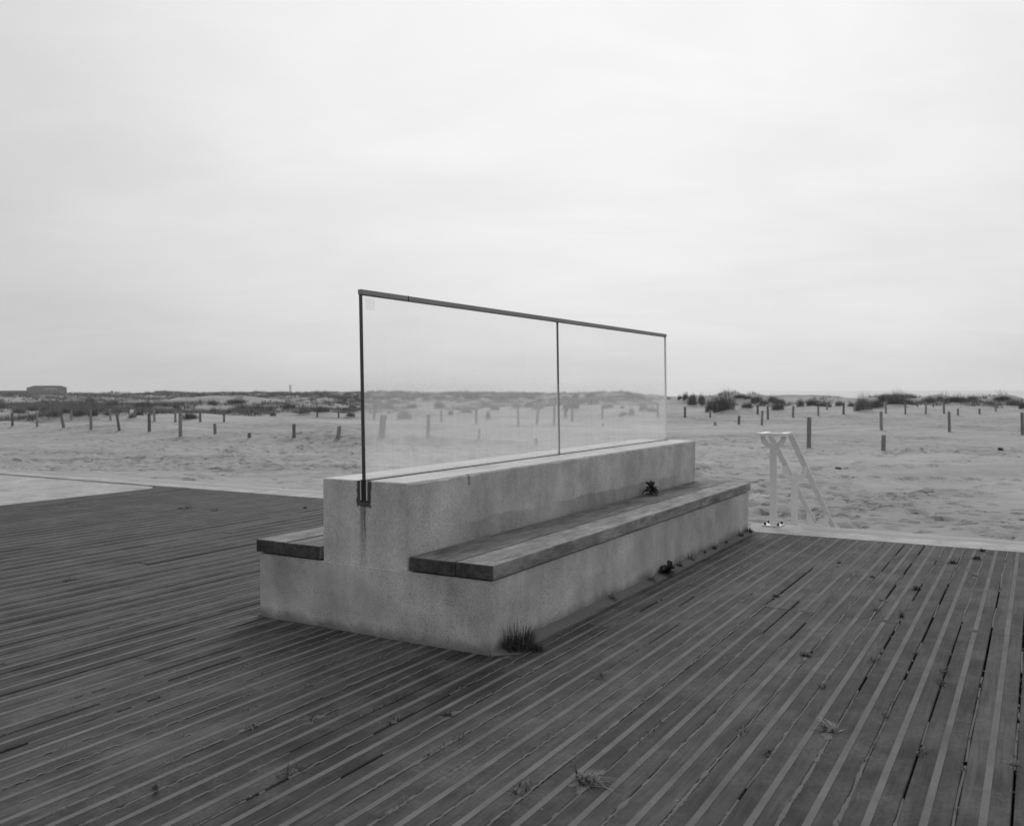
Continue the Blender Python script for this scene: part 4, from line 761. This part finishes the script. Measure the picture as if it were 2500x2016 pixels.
NB = 16; n = len(x); sp_ = np.repeat(rg.uniform(.16, .5, n), NB); X = np.repeat(x, NB)+rg.normal(0, 1, n*NB)*sp_; Y = np.repeat(y, NB)+rg.normal(0, 1, n*NB)*sp_; Z = np.repeat(z, NB)-.05
hgt = np.repeat(rg.uniform(.3, .85, n)*np.interp(r_, [70, 150, 300], [1, 1.1, 1.5]), NB)*rg.uniform(.45, 1.1, n*NB)*np.exp(-((X-np.repeat(x, NB))/(sp_*2.2))**2); wd = np.repeat(.03+r_*.00022, NB)*rg.uniform(.7, 1.3, n*NB); th_ = rg.uniform(0, 6.283, n*NB)
P0 = np.stack([X-wd*np.cos(th_)/2, Y-wd*np.sin(th_)/2, Z], -1); P1 = np.stack([X+wd*np.cos(th_)/2, Y+wd*np.sin(th_)/2, Z], -1); P2 = np.stack([X+(rg.normal(-.30, .3, n*NB)+.5*(X-np.repeat(x, NB))/sp_*.5)*hgt, Y+rg.normal(0, .2, n*NB), Z+hgt], -1)
VV = np.stack([P0, P1, P2], 1).reshape(-1, 3); me = bpy.data.meshes.new('dune_grass'); me.vertices.add(len(VV)); me.vertices.foreach_set('co', VV.astype(np.float32).ravel()); me.loops.add(len(VV)); me.loops.foreach_set('vertex_index', np.arange(len(VV), dtype=np.int32)); me.polygons.add(len(VV)//3); me.polygons.foreach_set('loop_start', np.arange(0, len(VV), 3, dtype=np.int32)); me.update(calc_edges=True)
me.materials.append(M_marram); me.materials.append(M_marram_pale); me.polygons.foreach_set('material_index', np.repeat((rg.random(n) < .75).astype(np.int32), NB)); dg = link(bpy.data.objects.new('dune_grass', me)); tag(dg, 'marram grass thinly covering the far dunes', 'grass', kind='stuff')

# ------------------------------------------------------------------ person walking on the sand behind the glass
def person(x, y, h, label):
    pts = {'pel': (0, 0, .95), 'waist': (0, 0, 1.08), 'chest': (0, .01, 1.32), 'neck': (0, .0, 1.50), 'head0': (0, .01, 1.58), 'head': (0, .02, 1.70),
     'hl': (-.09, 0, .92), 'kl': (-.11, .08, .50), 'al': (-.13, .0, .09), 'tl': (-.14, .14, .04), 'hr': (.09, 0, .92), 'kr': (.12, .02, .50), 'ar': (.15, -.12, .09), 'tr': (.16, .03, .04),
     'sl': (-.19, 0, 1.42), 'el': (-.25, -.05, 1.14), 'wl': (-.24, .06, .92), 'fl': (-.235, .10, .84), 'sr': (.19, 0, 1.42), 'er': (.25, .03, 1.14), 'wr': (.24, .14, .94), 'fr': (.235, .18, .87)}
    rad = {'pel': .14, 'waist': .135, 'chest': .16, 'neck': .06, 'head0': .085, 'head': .10, 'hl': .095, 'kl': .062, 'al': .045, 'tl': .04, 'hr': .095, 'kr': .062, 'ar': .045, 'tr': .04, 'sl': .075, 'el': .052, 'wl': .036, 'fl': .04, 'sr': .075, 'er': .052, 'wr': .036, 'fr': .04}
    ed = [('pel', 'waist'), ('waist', 'chest'), ('chest', 'neck'), ('neck', 'head0'), ('head0', 'head'), ('pel', 'hl'), ('hl', 'kl'), ('kl', 'al'), ('al', 'tl'), ('pel', 'hr'), ('hr', 'kr'), ('kr', 'ar'), ('ar', 'tr'), ('chest', 'sl'), ('sl', 'el'), ('el', 'wl'), ('wl', 'fl'), ('chest', 'sr'), ('sr', 'er'), ('er', 'wr'), ('wr', 'fr')]
    ks = list(pts); me = bpy.data.meshes.new('person'); me.from_pydata([pts[k] for k in ks], [(ks.index(a), ks.index(b)) for a, b in ed], [])
    o = link(bpy.data.objects.new('person', me)); md = o.modifiers.new('skin', 'SKIN'); sv = me.skin_vertices[0].data
    for i, k in enumerate(ks): sv[i].radius = (rad[k], rad[k]*(.8 if k in ('chest', 'waist', 'pel') else 1)); sv[i].use_root = (k == 'pel')
    o.modifiers.new('sub', 'SUBSURF').levels = 2
    dg_ = bpy.context.evaluated_depsgraph_get(); nm = bpy.data.meshes.new_from_object(o.evaluated_get(dg_)); o.modifiers.clear(); o.data = nm; nm.materials.clear()
    for m_ in (M_cloth, M_trouser, M_skin): nm.materials.append(m_)
    for p_ in nm.polygons: c = p_.center; p_.material_index = 2 if (c.z > 1.55 and c.y > .0 and c.z < 1.72) or (abs(c.x) > .2 and c.z < .9) else 0 if c.z > .9 else 1; p_.use_smooth = True
    o.matrix_world = Matrix.Translation((x, y, gz1(x, y)-.02)) @ Matrix.Rotation(2.6, 4, 'Z') @ Matrix.Scale(h/1.78, 4); tag(o, 'person in dark clothes walking on the sand behind the right glass pane', 'person'); return o
person(4.62, 76.9, 1.55, '')

# ------------------------------------------------------------------ far buildings
D = 700.0
def px_x(px): return (px-1250)/2180.8*D
hall = empty('warehouse', Matrix.Translation((px_x(115), D, -1.5)) @ Matrix.Rotation(R(27.5), 4, 'Z')); tag(hall, 'long flat dark warehouse with pale lettering on the left horizon', 'building')
w2 = 14.0
vs = []
for yy in (0, 14):
    for X_, Z_ in ((-w2, 0), (w2, 0), (w2, 7.0), (w2-4.6, 8.3), (-w2+5.5, 8.3), (-w2, 6.7)): vs.append((X_, yy, Z_))
mk('wall', vs, [(0, 1, 2, 3, 4, 5), (11, 10, 9, 8, 7, 6), (1, 7, 8, 2), (0, 5, 11, 6)], M_hall, hall)
mk('roof', [(v[0], v[1]+(-.3 if v[1] == 0 else .3), v[2]+.1) for v in vs], [(2, 8, 9, 3), (3, 9, 10, 4), (4, 10, 11, 5)], M_hallroof, hall)
box('annex', -w2-60, -w2-.02, 2, 12, 0, 4.6, M_hall, hall); box('door', w2-4.8, w2-1.0, -.08, .02, 0, 3.6, M_hallroof, hall)
fc = bpy.data.curves.new('lettering', 'FONT'); fc.body = 'COMMERSTIJ'; fc.size = 2.0; fc.align_x = 'CENTER'; fc.extrude = .05
fo = bpy.data.objects.new('lettering_curve', fc); C.objects.link(fo); tm = bpy.data.meshes.new_from_object(fo.evaluated_get(bpy.context.evaluated_depsgraph_get())); bpy.data.objects.remove(fo)
tm.materials.clear(); tm.materials.append(M_letter); to = link(bpy.data.objects.new('lettering', tm), hall); to.matrix_local = Matrix.Translation((2.4, -.25, 5.2)) @ Matrix.Rotation(math.pi/2, 4, 'X') @ Matrix.Diagonal((8.8/max(.1, tm.vertices and max(v.co.x for v in tm.vertices)-min(v.co.x for v in tm.vertices)), 1, 1, 1))
LD = 3600.0; lh = empty('lighthouse', Matrix.Translation(((709.2-1250)/2180.8*LD, LD, -2))); tag(lh, 'grey lighthouse tower standing far off on the dune horizon', 'lighthouse')
def lathe(name, prof, parent, mat, n=20):
    vs = [(r*math.cos(6.283185*k/n), r*math.sin(6.283185*k/n), z) for r, z in prof for k in range(n)]
    fs = [(i*n+k, i*n+(k+1) % n, (i+1)*n+(k+1) % n, (i+1)*n+k) for i in range(len(prof)-1) for k in range(n)]; fs.append(tuple(range((len(prof)-1)*n, len(prof)*n)))
    return mk(name, vs, fs, mat, parent)
lathe('tower', [(4.6, 0), (4.1, 23.0), (4.1, 23.5)], lh, M_light); lathe('gallery', [(4.1, 23.3), (5.8, 24.5), (5.8, 27.2), (4.9, 27.3)], lh, M_light)
lathe('lantern', [(3.4, 27.2), (3.4, 30.5), (3.6, 30.6)], lh, M_light); lathe('dome', [(3.6, 30.6), (2.6, 32.3), (.3, 33.4), (.15, 35)], lh, M_light)

# ------------------------------------------------------------------ haze
hz = bpy.data.materials.new('haze'); hz.use_nodes = True; nt = hz.node_tree; nt.nodes.clear()
pvn = nd(nt, 'ShaderNodeVolumePrincipled', None, Color=(.92, .92, .92, 1), Density=HAZE, Anisotropy=.2); nt.links.new(pvn.outputs[0], nd(nt, 'ShaderNodeOutputMaterial').inputs['Volume'])
if HAZE > 0:
    hb = box('haze', -9200, 9200, -9200, 9200, -6, 45, hz); tag(hb, 'thin pale sea haze over the dunes', 'haze', kind='stuff')
